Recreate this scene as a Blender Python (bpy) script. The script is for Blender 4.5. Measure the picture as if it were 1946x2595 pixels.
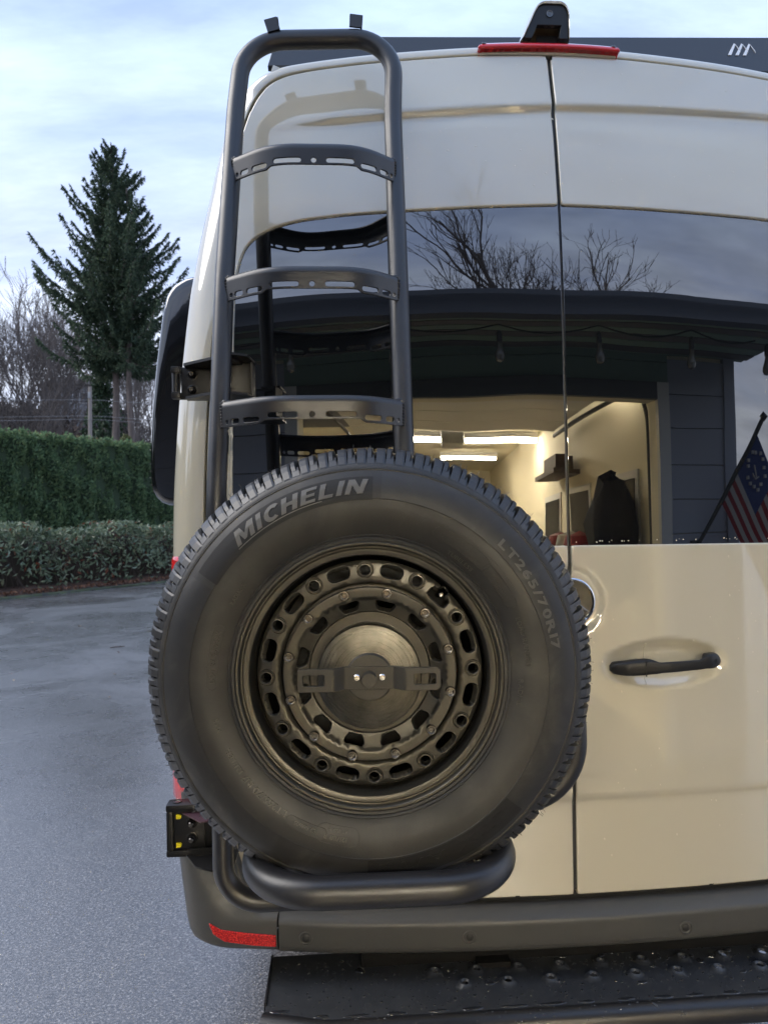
import bpy, bmesh, math, random
import numpy as np
from mathutils import Vector, Matrix
from mathutils.geometry import delaunay_2d_cdt

random.seed(7)
rng = np.random.default_rng(7)
scene = bpy.context.scene
for o in list(bpy.data.objects):
    bpy.data.objects.remove(o)

# ------------------------------------------------------------------ camera
CAM = np.array((-0.557, -1.648, 1.46))
YAW, PITCH, ROLL = math.radians(3.7), math.radians(0.73), math.radians(1.03)
F0 = Vector((math.sin(YAW), math.cos(YAW), 0)); ZU = Vector((0, 0, 1))
R0 = Vector((math.cos(YAW), -math.sin(YAW), 0))
FW = F0 * math.cos(PITCH) + ZU * math.sin(PITCH)
U0 = ZU * math.cos(PITCH) - F0 * math.sin(PITCH)
RT = R0 * math.cos(ROLL) - U0 * math.sin(ROLL)
UP = U0 * math.cos(ROLL) + R0 * math.sin(ROLL)
cd = bpy.data.cameras.new('camera'); cam = bpy.data.objects.new('camera', cd)
scene.collection.objects.link(cam); scene.camera = cam
cd.sensor_fit = 'VERTICAL'; cd.sensor_height = 36.0; cd.lens = 1800.0 / 2595.0 * 36.0
cd.clip_start = 0.02; cd.clip_end = 3000
cam.matrix_world = Matrix(((RT.x, UP.x, -FW.x, CAM[0]), (RT.y, UP.y, -FW.y, CAM[1]), (RT.z, UP.z, -FW.z, CAM[2]), (0, 0, 0, 1)))
cd.dof.use_dof = True; cd.dof.focus_distance = 1.38; cd.dof.aperture_fstop = 9.0

# ------------------------------------------------------------------ world and sun
SUN_EL, SUN_AZ = math.radians(48), math.radians(-84)      # azimuth from +Y, to the left
w = bpy.data.worlds.new('World'); scene.world = w; w.use_nodes = True
nt = w.node_tree; N = nt.nodes; L = nt.links
for n in list(N): N.remove(n)
out = N.new('ShaderNodeOutputWorld'); bg = N.new('ShaderNodeBackground'); bg.inputs[1].default_value = 0.1
sky = N.new('ShaderNodeTexSky'); sky.sky_type = 'NISHITA'; sky.sun_disc = False
sky.sun_elevation = SUN_EL; sky.sun_rotation = SUN_AZ; sky.air_density = 1.2; sky.dust_density = 0.6; sky.ozone_density = 1.5
tc = N.new('ShaderNodeTexCoord'); sx = N.new('ShaderNodeSeparateXYZ'); L.new(tc.outputs['Generated'], sx.inputs[0])
za = N.new('ShaderNodeMath'); za.operation = 'ADD'; za.inputs[1].default_value = 0.22
zm = N.new('ShaderNodeMath'); zm.operation = 'MAXIMUM'; zm.inputs[1].default_value = 0.0
L.new(sx.outputs['Z'], zm.inputs[0]); L.new(zm.outputs[0], za.inputs[0])
dv = N.new('ShaderNodeVectorMath'); dv.operation = 'DIVIDE'
cb = N.new('ShaderNodeCombineXYZ'); [L.new(za.outputs[0], cb.inputs[i]) for i in range(3)]
L.new(tc.outputs['Generated'], dv.inputs[0]); L.new(cb.outputs[0], dv.inputs[1])
mp = N.new('ShaderNodeMapping'); mp.inputs['Rotation'].default_value = (0, 0, math.radians(25)); mp.inputs['Scale'].default_value = (0.75, 1.9, 1.0)
L.new(dv.outputs[0], mp.inputs[0])
n1 = N.new('ShaderNodeTexNoise'); n1.inputs['Scale'].default_value = 1.5; n1.inputs['Detail'].default_value = 9; n1.inputs['Roughness'].default_value = 0.55; n1.inputs['Distortion'].default_value = 0.5
L.new(mp.outputs[0], n1.inputs['Vector'])
n2 = N.new('ShaderNodeTexNoise'); n2.inputs['Scale'].default_value = 4.5; n2.inputs['Detail'].default_value = 8; n2.inputs['Roughness'].default_value = 0.6
L.new(mp.outputs[0], n2.inputs['Vector'])
r1 = N.new('ShaderNodeValToRGB'); L.new(n1.outputs[0], r1.inputs[0])
e = r1.color_ramp.elements
e[0].position = 0.34; e[0].color = (3.35, 3.5, 4.5, 1)
e[1].position = 0.66; e[1].color = (4.7, 4.9, 5.45, 1)
e2 = e.new(0.5); e2.color = (4.0, 4.15, 4.95, 1)
r2 = N.new('ShaderNodeMapRange'); L.new(n2.outputs[0], r2.inputs[0])
r2.inputs[1].default_value = 0.3; r2.inputs[2].default_value = 0.7; r2.inputs[3].default_value = 0.82; r2.inputs[4].default_value = 1.12
mm = N.new('ShaderNodeVectorMath'); mm.operation = 'SCALE'; L.new(r1.outputs[0], mm.inputs[0]); L.new(r2.outputs[0], mm.inputs['Scale'])
r3 = N.new('ShaderNodeMapRange'); L.new(n1.outputs[0], r3.inputs[0])
r3.inputs[1].default_value = 0.30; r3.inputs[2].default_value = 0.52; r3.inputs[3].default_value = 0.76; r3.inputs[4].default_value = 0.94
mx = N.new('ShaderNodeMixRGB'); L.new(r3.outputs[0], mx.inputs[0]); L.new(sky.outputs[0], mx.inputs[1]); L.new(mm.outputs[0], mx.inputs[2])
rz = N.new('ShaderNodeValToRGB'); L.new(zm.outputs[0], rz.inputs[0]); q_ = rz.color_ramp.elements; q_[0].position = 0.0; q_[0].color = (1.08, 1.06, 1.02, 1); q_[1].position = 0.75; q_[1].color = (.60, .81, 1.08, 1)
mz = N.new('ShaderNodeMixRGB'); mz.blend_type = 'MULTIPLY'; mz.inputs[0].default_value = 1.0; L.new(mx.outputs[0], mz.inputs[1]); L.new(rz.outputs[0], mz.inputs[2])
L.new(mz.outputs[0], bg.inputs[0]); L.new(bg.outputs[0], out.inputs[0])
sd = bpy.data.lights.new('sun', 'SUN'); sun = bpy.data.objects.new('sun', sd); scene.collection.objects.link(sun)
sd.energy = 1.2; sd.angle = math.radians(45); sd.color = (1.0, 0.93, 0.84)
sdir = Vector((math.sin(SUN_AZ) * math.cos(SUN_EL), math.cos(SUN_AZ) * math.cos(SUN_EL), math.sin(SUN_EL)))
sun.rotation_euler = (-sdir).to_track_quat('-Z', 'Y').to_euler()
vs = scene.view_settings; vs.view_transform = 'Standard'; vs.look = 'None'; vs.exposure = 1.42; vs.gamma = 1.0; vs.use_curve_mapping = False

# ------------------------------------------------------------------ object helpers
COL = scene.collection
WL = {}
def tag(o, label=None, cat=None, group=None, kind=None):
    if label: o['label'] = label
    if cat: o['category'] = cat
    if group: o['group'] = group
    if kind: o['kind'] = kind
    return o
def thing(name, label, cat, loc=(0, 0, 0), group=None, rot=None):
    o = bpy.data.objects.new(name, None); COL.objects.link(o); o.location = loc
    o.empty_display_size = 0.1
    if rot: o.rotation_euler = rot
    WL[o.name] = np.array(loc, float)
    return tag(o, label, cat, group)
def wloc(o):
    return WL.get(o.name, np.zeros(3)) if o else np.zeros(3)
def mk(name, V, Fc, m, parent=None, smooth=True, normals=None, local=False, sharp=None, mats=None, midx=None):
    """one mesh object; V in world coordinates (or, local=True, in the parent's frame)"""
    V = np.asarray(V, float)
    c = (V.min(0) + V.max(0)) / 2 if len(V) else np.zeros(3)
    if local == 'origin': c = np.zeros(3)
    me = bpy.data.meshes.new(name)
    me.from_pydata((V - c).tolist(), [], [tuple(int(i) for i in f) for f in Fc])
    for mm_ in (mats or [m]): me.materials.append(mm_)
    if midx is not None: me.polygons.foreach_set('material_index', np.asarray(midx, np.int32))
    me.polygons.foreach_set('use_smooth', [bool(smooth)] * len(me.polygons))
    me.update()
    if sharp is not None:
        try: me.set_sharp_from_angle(angle=math.radians(sharp))
        except Exception: pass
    if normals is not None:
        n = np.asarray(normals, float); l = np.linalg.norm(n, axis=1); l[l < 1e-9] = 1
        me.normals_split_custom_set_from_vertices((n / l[:, None]).tolist())
    o = bpy.data.objects.new(name, me); COL.objects.link(o)
    if parent is not None:
        o.parent = parent
        o.location = c if local else c - wloc(parent)
    else:
        o.location = c
    WL[o.name] = c
    return o
def dup(o, parent=None, loc=None, rot=None):
    c = o.copy(); COL.objects.link(c)
    if parent is not None: c.parent = parent
    if loc is not None: c.location = loc
    if rot is not None: c.rotation_euler = rot
    WL[c.name] = WL.get(o.name, np.zeros(3))
    return c

class MB:
    """collects shapes into one mesh"""
    def __init__(s): s.V = []; s.F = []; s.M = []; s.n = 0; s.cur = 0
    def add(s, V, F):
        V = np.asarray(V, float); s.V.append(V)
        s.F += [tuple(i + s.n for i in f) for f in F]; s.M += [s.cur] * len(F); s.n += len(V); return s
    def box(s, c, h, rot=None, bev=0):
        bm = bmesh.new(); bmesh.ops.create_cube(bm, size=2)
        for v in bm.verts: v.co = Vector((v.co.x * h[0], v.co.y * h[1], v.co.z * h[2]))
        if bev: bmesh.ops.bevel(bm, geom=bm.edges[:] + bm.verts[:], offset=bev, segments=2, profile=0.6, affect='EDGES')
        V = np.array([v.co[:] for v in bm.verts]); bm.verts.index_update(); F = [[v.index for v in f.verts] for f in bm.faces]; bm.free()
        if rot is not None: V = V @ np.array(rot).T
        return s.add(V + np.array(c), F)
    def tube(s, P, r, seg=16, cap=True, closed=False):
        V, F = tube_geo(P, r, seg, cap, closed); return s.add(V, F)
    def lathe(s, prof, seg, c=(0, 0, 0), ax=(0, 0, 1), a0=0, a1=2 * math.pi):
        V, F = lathe_geo(prof, seg, a0, a1); V = V @ frame(ax).T + np.array(c); return s.add(V, F)
    def build(s, name, m, parent=None, smooth=True, sharp=40, local=False, mats=None):
        V = np.concatenate(s.V) if s.V else np.zeros((0, 3))
        return mk(name, V, s.F, m, parent, smooth, None, local, sharp, mats, s.M if mats else None)
def frame(ax):
    z = np.array(ax, float); z /= np.linalg.norm(z)
    t = np.array((1, 0, 0.)) if abs(z[0]) < 0.9 else np.array((0, 1., 0))
    x = t - z * (t @ z); x /= np.linalg.norm(x); y = np.cross(z, x)
    return np.stack([x, y, z], 1)
def rotz(a):
    c, s_ = math.cos(a), math.sin(a); return np.array(((c, -s_, 0), (s_, c, 0), (0, 0, 1)))
def rotx(a):
    c, s_ = math.cos(a), math.sin(a); return np.array(((1, 0, 0), (0, c, -s_), (0, s_, c)))
def roty(a):
    c, s_ = math.cos(a), math.sin(a); return np.array(((c, 0, s_), (0, 1, 0), (-s_, 0, c)))
def tube_geo(P, r, seg=16, cap=True, closed=False):
    P = np.asarray(P, float); n = len(P)
    r = np.broadcast_to(np.asarray(r, float), (n,))
    if closed: T = np.roll(P, -1, 0) - np.roll(P, 1, 0)
    else: T = np.gradient(P, axis=0)
    T /= np.linalg.norm(T, axis=1)[:, None] + 1e-12
    u = np.cross(T[0], (0.31, 0.52, 0.79)); u /= np.linalg.norm(u)
    a = np.linspace(0, 2 * np.pi, seg, endpoint=False); V = np.zeros((n, seg, 3))
    for i in range(n):
        u = u - T[i] * (u @ T[i]); u /= np.linalg.norm(u); b = np.cross(T[i], u)
        V[i] = P[i] + r[i] * (np.cos(a)[:, None] * u + np.sin(a)[:, None] * b)
    F = []
    for i in range(n if closed else n - 1):
        j = (i + 1) % n
        for k in range(seg):
            l = (k + 1) % seg; F.append((i * seg + k, i * seg + l, j * seg + l, j * seg + k))
    V = V.reshape(-1, 3)
    if cap and not closed:
        F.append(tuple(range(seg - 1, -1, -1))); F.append(tuple((n - 1) * seg + k for k in range(seg)))
    return V, F
def lathe_geo(prof, seg, a0=0, a1=2 * math.pi):
    prof = np.asarray(prof, float); full = abs(a1 - a0 - 2 * math.pi) < 1e-6
    a = np.linspace(a0, a1, seg if full else seg + 1, endpoint=not full); na = len(a)
    V = np.stack([prof[:, None, 0] * np.cos(a), prof[:, None, 0] * np.sin(a), np.repeat(prof[:, None, 1], na, 1)], -1).reshape(-1, 3)
    F = []
    for i in range(len(prof) - 1):
        for k in range(na if full else na - 1):
            l = (k + 1) % na; F.append((i * na + k, (i + 1) * na + k, (i + 1) * na + l, i * na + l))
    F = [f[::-1] for f in F]
    return V, F
def fillet(P, r, n=10):
    """polyline with its inner corners rounded to radius r"""
    P = [np.array(p, float) for p in P]; out_ = [P[0]]
    rr = r if hasattr(r, '__len__') else [r] * (len(P) - 2)
    for i in range(1, len(P) - 1):
        a, b, c = P[i - 1], P[i], P[i + 1]; u = a - b; v = c - b; lu = np.linalg.norm(u); lv = np.linalg.norm(v); u /= lu; v /= lv
        th = math.acos(max(-1, min(1, u @ v))); d = min(rr[i - 1] / math.tan(th / 2), lu * 0.49 if i > 1 else lu * 0.98, lv * 0.49 if i < len(P) - 2 else lv * 0.98)
        p, q = b + u * d, b + v * d; R = d * math.tan(th / 2)
        bis = (u + v); bis /= np.linalg.norm(bis) + 1e-12; C = b + bis * (R / math.sin(th / 2))
        s0, s1 = p - C, q - C; om = math.pi - th
        for k in range(n + 1):
            t = k / n; out_.append(C + (s0 * math.sin((1 - t) * om) + s1 * math.sin(t * om)) / math.sin(om) if om > 1e-3 else p + (q - p) * t)
    out_.append(P[-1]); return np.array(out_)
def resample(P, step):
    P = np.asarray(P, float); d = np.r_[0, np.cumsum(np.linalg.norm(np.diff(P, axis=0), axis=1))]
    n = max(2, int(math.ceil(d[-1] / step)) + 1); t = np.linspace(0, d[-1], n)
    return np.stack([np.interp(t, d, P[:, k]) for k in range(P.shape[1])], 1)
def densify(P, step):
    """closed loop, corners kept"""
    out_ = []
    for i in range(len(P)):
        a, b = np.array(P[i], float), np.array(P[(i + 1) % len(P)], float); n = max(1, int(math.ceil(np.linalg.norm(b - a) / step)))
        out_ += [a + (b - a) * k / n for k in range(n)]
    return np.array(out_)
def area2(P):
    P = np.asarray(P); x, y = P[:, 0], P[:, 1]; return 0.5 * np.sum(x * np.roll(y, -1) - y * np.roll(x, -1))
def inset(P, b):
    """move a counter-clockwise loop inwards by b (negative: outwards); returns points and outward normals"""
    P = np.asarray(P, float); a = P - np.roll(P, 1, 0); c = np.roll(P, -1, 0) - P
    a /= np.linalg.norm(a, axis=1)[:, None] + 1e-12; c /= np.linalg.norm(c, axis=1)[:, None] + 1e-12
    na = np.stack([a[:, 1], -a[:, 0]], 1); nc = np.stack([c[:, 1], -c[:, 0]], 1); n = na + nc; n /= np.linalg.norm(n, axis=1)[:, None] + 1e-9
    k = np.clip(np.sum(n * nc, 1), 0.5, 1)[:, None]
    return P - n * b / k, n
def slot2(c, l, w_, ang=0, n=6):
    """rounded slot outline: length l along ang, width w_"""
    r = w_ / 2; h = l / 2 - r; a = np.linspace(-np.pi / 2, np.pi / 2, n + 1)
    P = np.concatenate([np.stack([h + r * np.cos(a), r * np.sin(a)], 1), np.stack([-h - r * np.cos(a), -r * np.sin(a)], 1)])
    c_, s_ = math.cos(ang), math.sin(ang); return P @ np.array(((c_, s_), (-s_, c_))) + np.array(c)
def rrect(c, w_, h_, r, ang=0, n=4):
    P = []
    for sx_, sy_, a0 in ((1, -1, -90), (1, 1, 0), (-1, 1, 90), (-1, -1, 180)):
        for k in range(n + 1):
            a = math.radians(a0 + 90 * k / n); P.append((sx_ * (w_ / 2 - r) + r * math.cos(a), sy_ * (h_ / 2 - r) + r * math.sin(a)))
    P = np.array(P); c_, s_ = math.cos(ang), math.sin(ang); return P @ np.array(((c_, s_), (-s_, c_))) + np.array(c)
def circ(c, r, n=16):
    a = np.linspace(0, 2 * np.pi, n, endpoint=False); return np.stack([c[0] + r * np.cos(a), c[1] + r * np.sin(a)], 1)
def panel_geo(outline, holes, f, step, thick=0.004, bev=0.002, back=False, sign=1, seg=3, bstep=None):
    """sheet cut to a 2-D outline with holes, mapped by f onto a surface, rolled edges, walls of depth thick"""
    loops = []
    for k, lp in enumerate([outline] + list(holes)):
        lp = np.asarray(lp, float)
        if (area2(lp) > 0) != (k == 0): lp = lp[::-1]
        loops.append(densify(lp, bstep or step))
    ins, nrm = [], []
    for lp in loops:
        q, n = inset(lp, bev); ins.append(q); nrm.append(n)
    B = np.concatenate(ins); NB = np.concatenate(nrm); edges = []; o_ = 0
    for lp in ins:
        n = len(lp); edges += [(o_ + i, o_ + (i + 1) % n) for i in range(n)]; o_ += n
    lo, hi = B.min(0), B.max(0); hex_ = step * 0.866
    gx = np.arange(lo[0], hi[0], step); gy = np.arange(lo[1], hi[1], hex_)
    G = np.array([(x + (j % 2) * step / 2, y) for j, y in enumerate(gy) for x in gx]) if len(gx) and len(gy) else np.zeros((0, 2))
    if len(G):
        keep = np.zeros(len(G), bool)
        for s0 in range(0, len(G), 2000):
            g = G[s0:s0 + 2000]; d = ((g[:, None, :] - B[None]) ** 2).sum(-1).min(1); keep[s0:s0 + 2000] = d > (0.55 * step) ** 2
        G = G[keep]
        inside = np.zeros(len(G), bool)
        for lp in ins:
            x0, y0 = lp[:, 0], lp[:, 1]; x1, y1 = np.roll(x0, -1), np.roll(y0, -1)
            for s0 in range(0, len(G), 2000):
                g = G[s0:s0 + 2000]
                c_ = (y0[None] > g[:, 1:2]) != (y1[None] > g[:, 1:2])
                xi = x0 + (g[:, 1:2] - y0) * (x1 - x0) / np.where(np.abs(y1 - y0) < 1e-12, 1e-12, y1 - y0)
                inside[s0:s0 + 2000] ^= (np.sum(c_ & (g[:, 0:1] < xi), 1) % 2).astype(bool)
        G = G[inside]
    P2 = np.concatenate([B, G]) if len(G) else B
    r_ = delaunay_2d_cdt([Vector(p) for p in P2], edges, [], 1, 1e-7)
    V2 = np.array([v[:] for v in r_[0]]); T = [tuple(t) for t in r_[2]]
    if T:
        TC = V2[np.array(T)].mean(1); ok_ = np.zeros(len(TC), bool)
        for lp in ins:
            x0, y0 = lp[:, 0], lp[:, 1]; x1, y1 = np.roll(x0, -1), np.roll(y0, -1)
            for s0 in range(0, len(TC), 2000):
                g = TC[s0:s0 + 2000]; c_ = (y0[None] > g[:, 1:2]) != (y1[None] > g[:, 1:2])
                xi = x0 + (g[:, 1:2] - y0) * (x1 - x0) / np.where(np.abs(y1 - y0) < 1e-12, 1e-12, y1 - y0)
                ok_[s0:s0 + 2000] ^= (np.sum(c_ & (g[:, 0:1] < xi), 1) % 2).astype(bool)
        T = [t for t, k_ in zip(T, ok_) if k_]
    org = r_[3]
    b_of = {}
    for i, l in enumerate(org):
        for q in l:
            if q < len(B): b_of[i] = q
    def fn(p):
        h = max(step * 0.12, 2e-4)
        a, b, c, d = f(p + (h, 0)), f(p - (h, 0)), f(p + (0, h)), f(p - (0, h))
        n = np.cross(a - b, c - d) * sign; n /= np.linalg.norm(n, axis=1)[:, None] + 1e-15; return n
    V = [f(V2)]; NV = [fn(V2)]; F = []
    for t in T:
        p, q, s_ = V2[t[0]], V2[t[1]], V2[t[2]]
        ar = (q[0] - p[0]) * (s_[1] - p[1]) - (q[1] - p[1]) * (s_[0] - p[0])
        if abs(ar) < 1e-12: continue
        F.append(t if (ar > 0) == (sign > 0) else t[::-1])
    cnt = {}
    for t in F:
        for k in range(3):
            e_ = (t[k], t[(k + 1) % 3]); key = (min(e_), max(e_)); cnt.setdefault(key, []).append(e_)
    bed = [v[0] for v in cnt.values() if len(v) == 1]
    bi = sorted({i for e_ in bed for i in e_ if i in b_of}); bed = [e_ for e_ in bed if e_[0] in b_of and e_[1] in b_of]
    pos = {i: k for k, i in enumerate(bi)}; bp = V2[bi]; bn = NB[[b_of[i] for i in bi]]
    base = fn(bp); prev = np.array(bi); tot = len(V2)
    h = 1e-4; Tn = (f(bp + bn * h) - f(bp)); Tn /= np.linalg.norm(Tn, axis=1)[:, None] + 1e-15
    rings = [(bev * math.sin(q), bev * (1 - math.cos(q)), q) for q in [math.pi / 2 * (k + 1) / seg for k in range(seg)]] if bev > 0 else []
    rings += [(bev, bev, math.pi / 2), (bev, max(thick, bev), math.pi / 2)]
    for d2, dep, ph in rings:
        v = f(bp + bn * d2) - base * dep; V.append(v); NV.append(base * math.cos(ph) + Tn * math.sin(ph))
        idx = np.arange(tot, tot + len(bi)); tot += len(bi); m_ = dict(zip(bi, idx)); pm = dict(zip(bi, prev))
        for a, b in bed: F.append((pm[b], pm[a], m_[a], m_[b]))
        prev = idx
    if back:
        k0 = tot; V.append(f(V2) - fn(V2) * thick); NV.append(-fn(V2)); tot += len(V2)
        F += [tuple(k0 + i for i in t[::-1]) for t in F if max(t) < len(V2)]
        # outer ring of the back
        m_ = dict(zip(bi, prev))
        for a, b in bed: F.append((m_[b], m_[a], k0 + a, k0 + b))
    return np.concatenate(V), F, np.concatenate(NV)
def panel(name, outline, holes, f, step, m, parent=None, local=False, **kw):
    V, F, NV = panel_geo(outline, holes, f, step, **kw)
    return mk(name, V, F, m, parent, True, NV, local)
def smooth01(x, a, b):
    t = np.clip((np.asarray(x, float) - a) / (b - a), 0, 1); return t * t * (3 - 2 * t)

# ------------------------------------------------------------------ material helpers
def mat(name, base=(0.5, 0.5, 0.5), rough=0.5, metal=0.0, ior=1.5, coat=0.0, coat_ior=1.5, coat_rough=0.03, spec=0.5):
    m = bpy.data.materials.new(name); m.use_nodes = True; p = m.node_tree.nodes['Principled BSDF']
    p.inputs['Base Color'].default_value = (*base, 1); p.inputs['Roughness'].default_value = rough; p.inputs['Metallic'].default_value = metal
    p.inputs['IOR'].default_value = ior; p.inputs['Coat Weight'].default_value = coat; p.inputs['Coat IOR'].default_value = coat_ior
    p.inputs['Coat Roughness'].default_value = coat_rough; p.inputs['Specular IOR Level'].default_value = spec
    return m
def pnode(m): return m.node_tree.nodes['Principled BSDF']
def nz(m, scale, detail=4, rough=0.55, dist=0, space='Object', vscale=None):
    t = m.node_tree; c = t.nodes.new('ShaderNodeTexCoord'); n = t.nodes.new('ShaderNodeTexNoise')
    n.inputs['Scale'].default_value = scale; n.inputs['Detail'].default_value = detail; n.inputs['Roughness'].default_value = rough; n.inputs['Distortion'].default_value = dist
    src = c.outputs[space]
    if vscale:
        mp_ = t.nodes.new('ShaderNodeMapping'); mp_.inputs['Scale'].default_value = vscale; t.links.new(src, mp_.inputs[0]); src = mp_.outputs[0]
    t.links.new(src, n.inputs['Vector']); return n.outputs['Fac']
def ramp(m, fac, stops):
    t = m.node_tree; r = t.nodes.new('ShaderNodeValToRGB'); el = r.color_ramp.elements
    while len(el) < len(stops): el.new(0.5)
    for k, (p, c) in enumerate(stops): el[k].position = p; el[k].color = (*c, 1) if len(c) == 3 else c
    t.links.new(fac, r.inputs[0]); return r.outputs[0]
def rng_(m, fac, a, b, c, d):
    t = m.node_tree; r = t.nodes.new('ShaderNodeMapRange'); t.links.new(fac, r.inputs[0])
    for i, v in enumerate((a, b, c, d)): r.inputs[i + 1].default_value = v
    return r.outputs[0]
def bump(m, fac, strength, dist=0.001, prev=None, inp='Normal'):
    t = m.node_tree; b = t.nodes.new('ShaderNodeBump'); b.inputs['Strength'].default_value = strength; b.inputs['Distance'].default_value = dist
    t.links.new(fac, b.inputs['Height'])
    if prev is not None: t.links.new(prev, b.inputs['Normal'])
    t.links.new(b.outputs[0], pnode(m).inputs[inp]); return b.outputs[0]
def setc(m, col): m.node_tree.links.new(col, pnode(m).inputs['Base Color'])
def setr(m, f): m.node_tree.links.new(f, pnode(m).inputs['Roughness'])
def island(m, stops):
    t = m.node_tree; g = t.nodes.new('ShaderNodeNewGeometry'); return ramp(m, g.outputs['Random Per Island'], stops)

# ------------------------------------------------------------------ materials
PAINT = mat('beige_paint', (0.485, 0.445, 0.340), 0.42, coat=1.0, coat_ior=2.05, coat_rough=0.015)
bump(PAINT, nz(PAINT, 9, 1), 0.05, 0.004, inp='Coat Normal')
BLACKGLOSS = mat('gloss_black', (0.006, 0.006, 0.007), 0.08, coat=1.0, coat_ior=1.6)
GLASS = mat('privacy_glass', (0.004, 0.0045, 0.005), 0.0, ior=2.55, spec=0.5)
bump(GLASS, nz(GLASS, 2.4, 1), 0.34, 0.006)
SEAL = mat('rubber_seal', (0.012, 0.012, 0.012), 0.5)
POWDER = mat('black_powder_coat', (0.014, 0.014, 0.016), 0.36, spec=0.65)
bump(POWDER, nz(POWDER, 420, 2), 0.12, 0.0006); setr(POWDER, rng_(POWDER, nz(POWDER, 18, 3), 0.3, 0.7, 0.31, 0.42))
HINGE = mat('hinge_coat', (0.008, 0.008, 0.0085), 0.40, spec=0.35)
bump(HINGE, nz(HINGE, 300, 2), 0.15, 0.0006)
RUBBER = mat('tyre_rubber', (0.03, 0.028, 0.026), 0.55, spec=0.45)
_n = nz(RUBBER, 7, 6, 0.6, 0.8); setc(RUBBER, ramp(RUBBER, _n, [(0.32, (0.011, 0.011, 0.0108)), (0.50, (0.020, 0.0195, 0.0185)), (0.62, (0.030, 0.0285, 0.0255)), (0.74, (0.050, 0.047, 0.040))]))
setr(RUBBER, rng_(RUBBER, nz(RUBBER, 11, 5, 0.6, 0.5), 0.3, 0.7, 0.40, 0.60)); bump(RUBBER, nz(RUBBER, 240, 3), 0.06, 0.0008)
BAND = mat('tyre_band', (0.019, 0.019, 0.0195), 0.5, spec=0.5)
_n = nz(BAND, 9, 6, 0.65, 1.2); setc(BAND, ramp(BAND, _n, [(0.35, (0.014, 0.014, 0.0145)), (0.56, (0.023, 0.0225, 0.022)), (0.68, (0.042, 0.040, 0.036)), (0.76, (0.075, 0.070, 0.062))]))
bump(BAND, nz(BAND, 500, 2), 0.14, 0.0006)
LETTER = mat('tyre_letter', (0.085, 0.081, 0.073), 0.40, spec=0.65)
PRINT = mat('small_letter', (.052, .048, .040), .45)
PLATE = mat('tyre_plate', (0.011, 0.011, 0.0115), 0.62, spec=0.35); bump(PLATE, nz(PLATE, 600, 2), 0.3, 0.0008)
TREAD = mat('tread_rubber', (0.026, 0.026, 0.027), 0.42, spec=0.6)
setc(TREAD, ramp(TREAD, nz(TREAD, 14, 5), [(0.35, (0.018, 0.018, 0.019)), (0.65, (0.034, 0.034, 0.034))])); bump(TREAD, nz(TREAD, 160, 3), 0.1, 0.001)
RIM = mat('bronze_rim', (0.072, 0.068, 0.057), 0.33, metal=0.65)
_n = nz(RIM, 700, 2); bump(RIM, _n, 0.22, 0.0005); setr(RIM, rng_(RIM, nz(RIM, 30, 4), 0.3, 0.7, 0.29, 0.40))
RIMSHADE = mat('rim_inside_shade', (0.006, 0.006, 0.006), 0.4, metal=0.0)
DISC = mat('brushed_disc', (0.11, 0.10, 0.078), 0.3, metal=1.0)
CLAMP = mat('clamp_coat', (0.050, 0.047, 0.040), 0.45, metal=0.45); bump(CLAMP, nz(CLAMP, 500, 2), 0.12, 0.0005)
CHROME = mat('chrome', (0.78, 0.78, 0.78), 0.07, metal=1.0)
BOLT = mat('bolt_steel', (0.16, 0.155, 0.15), 0.22, metal=1.0)
BUMPER = mat('bumper_plastic', (0.056, 0.0555, 0.053), 0.46, spec=0.5)
bump(BUMPER, nz(BUMPER, 900, 2), 0.22, 0.0006); setr(BUMPER, rng_(BUMPER, nz(BUMPER, 12, 4), 0.3, 0.7, 0.40, 0.52))
TRIM = mat('black_trim', (0.010, 0.010, 0.0105), 0.42, spec=0.35); bump(TRIM, nz(TRIM, 700, 2), 0.15, 0.0005)
REDLENS = mat('red_lens', (0.55, 0.010, 0.016), 0.15, coat=0.6, coat_ior=1.45)
REDREFL = mat('red_reflector', (0.62, 0.012, 0.008), 0.22, coat=1.0, coat_ior=1.5)
t_ = REDREFL.node_tree; v_ = t_.nodes.new('ShaderNodeTexVoronoi'); v_.inputs['Scale'].default_value = 330; c_ = t_.nodes.new('ShaderNodeTexCoord'); t_.links.new(c_.outputs['Object'], v_.inputs['Vector'])
setc(REDREFL, ramp(REDREFL, v_.outputs['Distance'], [(0.0, (0.9, 0.10, 0.05)), (0.35, (0.6, 0.012, 0.008)), (0.8, (0.22, 0.003, 0.003))])); bump(REDREFL, v_.outputs['Distance'], 0.4, 0.001)  # lens sparkle painted in: bright cell centres, dark cell edges
YELLOW = mat('yellow_plastic', (0.75, 0.62, 0.01), 0.4)
PLUM = mat('plum_gusset', (0.055, 0.026, 0.036), 0.4)
RACK = mat('rack_black', (0.028, 0.033, 0.042), 0.4, spec=0.6)
LOGO = mat('logo_silver', (0.75, 0.77, 0.80), 0.35)
WATER = mat('water_drop', (0.020, 0.022, 0.026), 0.03, ior=1.45, spec=0.6, coat=1.0, coat_ior=1.6)
CLEAR = mat('drop_on_paint', (0.62, 0.56, 0.44), 0.03, coat=1.0, coat_ior=1.5)
ASPHALT = mat('wet_asphalt', (0.07, 0.07, 0.072), 0.4, spec=0.7, coat=1.0, coat_ior=1.7, coat_rough=0.30)
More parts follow.
